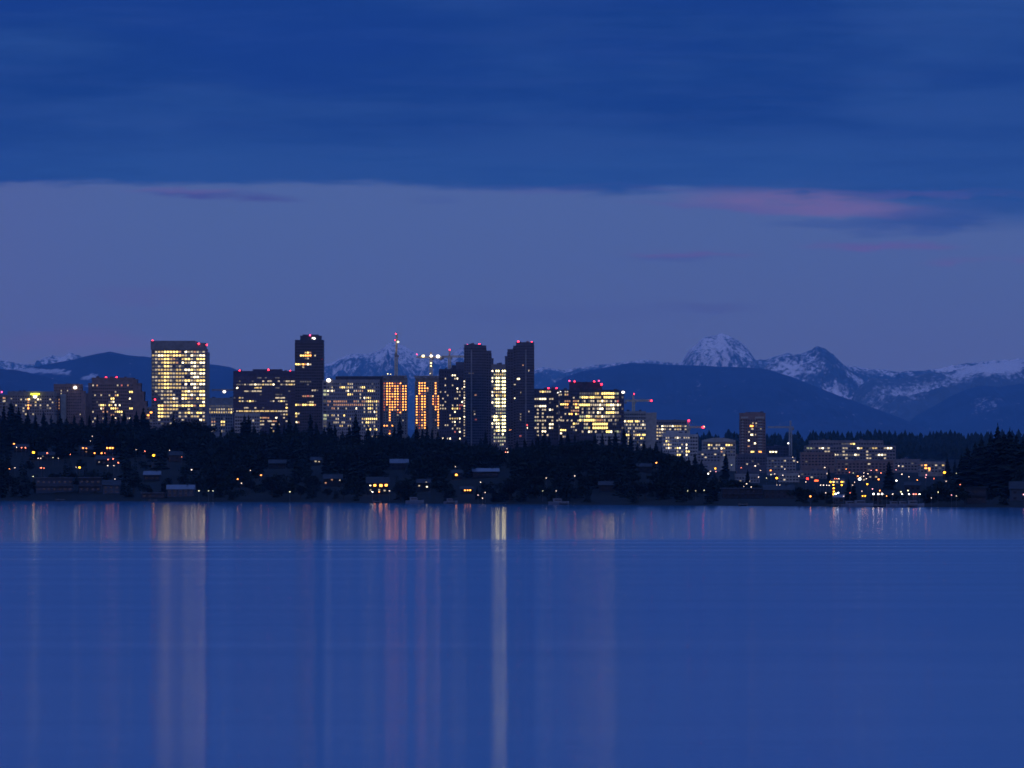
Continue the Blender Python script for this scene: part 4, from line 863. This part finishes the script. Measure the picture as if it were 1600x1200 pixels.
def trunk_me(lean=0):
    q = MB(); q.bar((0, 0, -.05), (0, 0, .93), .016, 7, .002); o = q.build('trunk', BARK); me = o.data; bpy.data.objects.remove(o); return me
def btrunk_me(rng):
    q = MB(); q.bar((0, 0, -.05), (0, 0, .36), .026, 7, .016)
    for k in range(7):
        a = 6.28 * k / 7; e_ = (.24 * math.cos(a), .24 * math.sin(a), .55 + rng.uniform(0, .2)); q.bar((0, 0, .3 + rng.uniform(-.06, .06)), e_, .012, 5, .003)
    o = q.build('trunk', BARK); me = o.data; bpy.data.objects.remove(o); return me
def crown_me(V, Fc, m_):
    o = npmesh('crown', V, Fc, m_); me = o.data; bpy.data.objects.remove(o); return me
rng = random.Random(5)
CON = [(conifer_arrays(rng, rng.randint(16, 21), rng.randint(9, 11), 1, w_)) for w_ in (.17, .19, .21, .23, .18, .25)]
CONM = [crown_me(a, b_, FIR) for a, b_ in CON]; CT = trunk_me()
BRO = [broad_arrays(rng, 1100, 9 + i) for i in range(4)]; BROM = [crown_me(a, b_, LEAF) for a, b_ in BRO]; BT = btrunk_me(rng)

def blocked(u_, yt, yb, d, hw):
    for (cu, ya, yb_, cd, ch) in CLEAR:
        if d < cd + 6 and abs(u_ - cu) < hw * .75 + ch and yt < yb_ and yb > ya: return True
    return False
TREES = []      # (u, ytop, d, kind, wfac)
def skyline(u_): return float(np.interp(u_, [-900, 0, 40, 100, 130, 200, 235, 245, 325, 335, 350, 400, 460, 500, 540, 600, 640, 700, 760, 800, 840, 900, 980, 1040, 1090, 1110, 1150, 1200, 1300, 1350, 1400, 1450, 1500, 1530, 1560, 1600, 2500],
    [642, 643, 650, 656, 656, 654, 668, 662, 662, 674, 672, 666, 664, 668, 674, 674, 672, 682, 690, 699, 692, 684, 692, 708, 720, 730, 742, 750, 762, 766, 762, 756, 722, 700, 682, 688, 680]))
peaks = [(6, 632), (17, 627), (29, 634), (43, 640), (55, 645), (68, 641), (80, 646), (94, 643), (104, 650), (116, 646), (128, 650), (140, 647), (152, 645), (165, 634), (176, 645), (185, 648), (194, 641), (204, 647), (213, 640), (224, 635), (231, 648),
         (240, 672), (333, 672), (345, 668), (355, 672), (363, 664), (382, 646), (388.6, 647), (397, 662), (410, 660), (423, 657), (434, 652), (444, 660), (452, 648), (462, 656), (472, 660), (485, 644), (494, 656), (507, 664), (515, 655), (523, 662), (535, 672),
         (546, 662), (556, 643), (565, 652), (575, 664), (586, 668), (595, 664), (606, 670), (616, 664), (624.6, 650), (634, 657), (643, 668), (651, 662), (660, 668), (667, 662), (675, 667), (684, 672), (694, 678), (705, 684), (717, 680), (728, 684),
         (742, 675), (751, 682), (758.5, 669), (766, 684), (776, 692), (786, 697), (797, 694), (808, 686), (820, 682), (832, 684), (840, 676), (850, 672), (858, 678), (868, 667), (877, 676), (887, 672), (898, 678), (906, 668), (918, 672),
         (930, 677), (941, 674), (952, 680), (962, 672), (975, 664), (985, 676), (996, 684), (1006, 688), (1016, 694), (1025, 687), (1034, 696), (1044, 704), (1056, 712), (1066, 706), (1076, 712), (1086, 706), (1096, 716), (1134, 704), (1168, 732), (1295, 728), (1389, 719), (1480, 712), (1492, 716), (1431, 712)]
for (u_, yt) in peaks:
    if u_ < 1100 and R.random() < .10: continue
    right = u_ > 1110
    d = find_d(u_, {1134: 748, 1168: 760, 1295: 752, 1389: 766, 1480: 750, 1492: 752, 1431: 738}.get(u_, 740)) if right else float(shore(u_)) + R.uniform(1060, 1350)
    TREES.append((u_, yt, d, 'fir', 1.0 if (yt + 40) > 0 else 1, 'ridge'))
for (u_, yt, s) in ((262, 658, 1000), (278, 651, 1100), (296, 651, 1150), (312, 657, 1050), (271, 645, 1300)): TREES.append((u_, yt, float(shore(u_)) + s, 'fir' if u_ == 271 else 'broad', 1.0, 'ridge'))
for (u_, yt, yb) in ((1326, 745, 784), (1334, 752, 786), (1512, 694, 772), (1524, 688, 768), (1534, 683, 770), (1547, 676, 772), (1559, 660, 768), (1569, 674, 776), (1578, 667, 774), (1588, 676, 778), (1598, 680, 780), (1612, 672, 776), (1502, 708, 770)):
    TREES.append((u_, yt, find_d(u_, yb), 'fir', 1.15, 'ridge'))
# slope and shore individuals
def try_tree(u_, d, hgt, kind, row, wf=1.0, limit=True):
    k = F / d; yb = YP(float(gz(u_, d)), d); yt = yb - hgt * k
    if limit and yt < skyline(u_) + 3: return False
    if blocked(u_, yt, yb, d, hgt * (.17 if kind == 'fir' else .42) * k): return False
    TREES.append((u_, yt, d, kind, wf, row)); return True
for row, n, s0, s1, h0, h1 in (('slope', 95, 350, 1050, 20, 34), ('shore', 80, 25, 220, 9, 24)):
    c = 0; tr = 0
    while c < n and tr < 4000:
        tr += 1; u_ = -30 + 1660 * ((c + R.uniform(0, 1)) / n)
        kind = 'fir' if R.random() < (.75 if row == 'slope' else .45) else 'broad'
        hh = R.uniform(h0, h1) * (.75 if kind == 'broad' else 1)
        if try_tree(u_, float(shore(u_)) + R.uniform(s0, s1), hh, kind, row) or tr % 40 == 0: c += 1
tb = {}
for i, t_ in enumerate(TREES): tb.setdefault((zone(t_[0]), t_[3], t_[5]), []).append(i)
for (zn, kind, row), ids in tb.items():
    ids.sort(key=lambda i: TREES[i][0])
    for o_, i in enumerate(ids):
        u_, yt, d, kd, wf, _ = TREES[i]; g0 = float(gz(u_, d)); H = PZ(yt, d) - g0
        if H < 5: continue
        kn = 'fir' if kd == 'fir' else 'broad-crowned tree'
        wh_ = {'ridge': 'skyline %s before ' % kn, 'slope': 'dark %s midslope below ' % kn, 'shore': 'waterside %s below ' % kn}[row]
        lab = ('' if row != 'ridge' else 'black ') + wh_ + zn + (', the only one' if len(ids) == 1 else ', ' + ORD[o_] + ' from left')
        root = empty('fir_tree' if kd == 'fir' else 'broadleaf_tree', (PX(u_, d), d, g0 - .3), lab, 'tree', {'ridge': 'trees along the ridge against the city', 'slope': 'trees on the slope', 'shore': 'trees along the water'}[row])
        cm = R.choice(CONM if kd == 'fir' else BROM); tm = CT if kd == 'fir' else BT
        wsc = H * (R.uniform(.85, 1.3) * wf if kd == 'fir' else (1.35 if row == 'ridge' else 1.15))
        for nm, me in (('trunk', tm), ('crown', cm)):
            o = bpy.data.objects.new(nm, me); COL.objects.link(o); o.parent = root; o.scale = (wsc, wsc, H)
        root.rotation_euler = (0, 0, R.uniform(0, 6.28))

def mass(name, pts, protos, m_, label=None):
    Vs = []; Fs = []; off = 0
    for (X_, Y_, Z_, h_, w_, k, a) in pts:
        V_, F_ = protos[k]; c, s = math.cos(a), math.sin(a)
        Q_ = np.empty_like(V_); Q_[:, 0] = X_ + (V_[:, 0] * c - V_[:, 1] * s) * w_; Q_[:, 1] = Y_ + (V_[:, 0] * s + V_[:, 1] * c) * w_; Q_[:, 2] = Z_ + V_[:, 2] * h_
        Vs.append(Q_); Fs.append(F_ + off); off += len(V_)
    o = npmesh(name, np.concatenate(Vs), np.concatenate(Fs), m_); o['kind'] = 'stuff'
    o['label'] = label; return o
LOW = [conifer_arrays(rng, 9, 6, 1, w_) for w_ in (.20, .23, .26)] + [broad_arrays(rng, 260, 8, .075) for _ in range(3)]
pts = []; tr = 0
while len(pts) < 4600 and tr < 60000:
    tr += 1; u_ = R.uniform(-700, 2300); D = float(shore(u_)); t_ = R.random()
    right = u_ > 1080
    if right and u_ < 1500: s = R.uniform(20, 900) if R.random() < .6 else R.uniform(900, 2400); hh = R.uniform(6, 15)
    else: s = 22 + 1300 * R.random(); hh = R.uniform(13, 28) if s > 200 else R.uniform(7, 16)
    d = D + s; k = F / d; yb = YP(float(gz(u_, d)), d); yt = yb - hh * k; lim = skyline(u_) + 8 - 12 * float(vnoise(np.array([u_ / 23.0]), np.array([2.0]), 4)[0]) * (1 if u_ < 1100 or u_ > 1500 else .4)
    if yt < lim: hh = (yb - lim) / k; yt = lim
    if hh < 5: continue
    pk = R.choice((0, 1, 2, 0, 1, 2, 3, 4, 5)); 
    if blocked(u_, yt, yb, d, hh * .2 * k): continue
    w_ = max(hh, 16) * (1.0 if pk < 3 else 1.0)
    pts.append((PX(u_, d), d, float(gz(u_, d)) - .5, hh, w_, pk, R.uniform(0, 6.28)))
mass('woodland', pts, LOW, FIR, 'dense dark woodland covering the hillside between shore and city')
def cone_arrays(rng, w=.2, tiers=4, n=7):
    V = []; Fc = []
    for i in range(tiers):
        z0 = .06 + .2 * i * rng.uniform(.9, 1.1); z1 = min(1.0, z0 + .42); r = w * (1 - z0) ; b = len(V); V.append((0, 0, z1 if i < tiers - 1 else 1.0))
        for k in range(n):
            a = 6.283 * (k + rng.uniform(-.3, .3)) / n; rr = r * rng.uniform(.6, 1.3); V.append((rr * math.cos(a), rr * math.sin(a), z0 + rng.uniform(-.04, .04)))
        for k in range(n): Fc.append((b, b + 1 + k, b + 1 + (k + 1) % n))
    return np.array(V), np.array(Fc)
FARP = [cone_arrays(rng, w_) for w_ in (.2, .24, .28, .22)]
pts = []
for _ in range(5200):
    u_ = R.uniform(-500, 2200); s = R.uniform(5200, 8200); d = float(shore(u_)) + s; hh = R.uniform(15, 27)
    pts.append((PX(u_, d), d, float(gz(u_, d)) - 1, hh, hh * 2.0, R.randrange(4), R.uniform(0, 6.28)))
mass('far_forest', pts, FARP, FIR, 'distant forested ridge beneath the mountains')
# low scrub along the bank
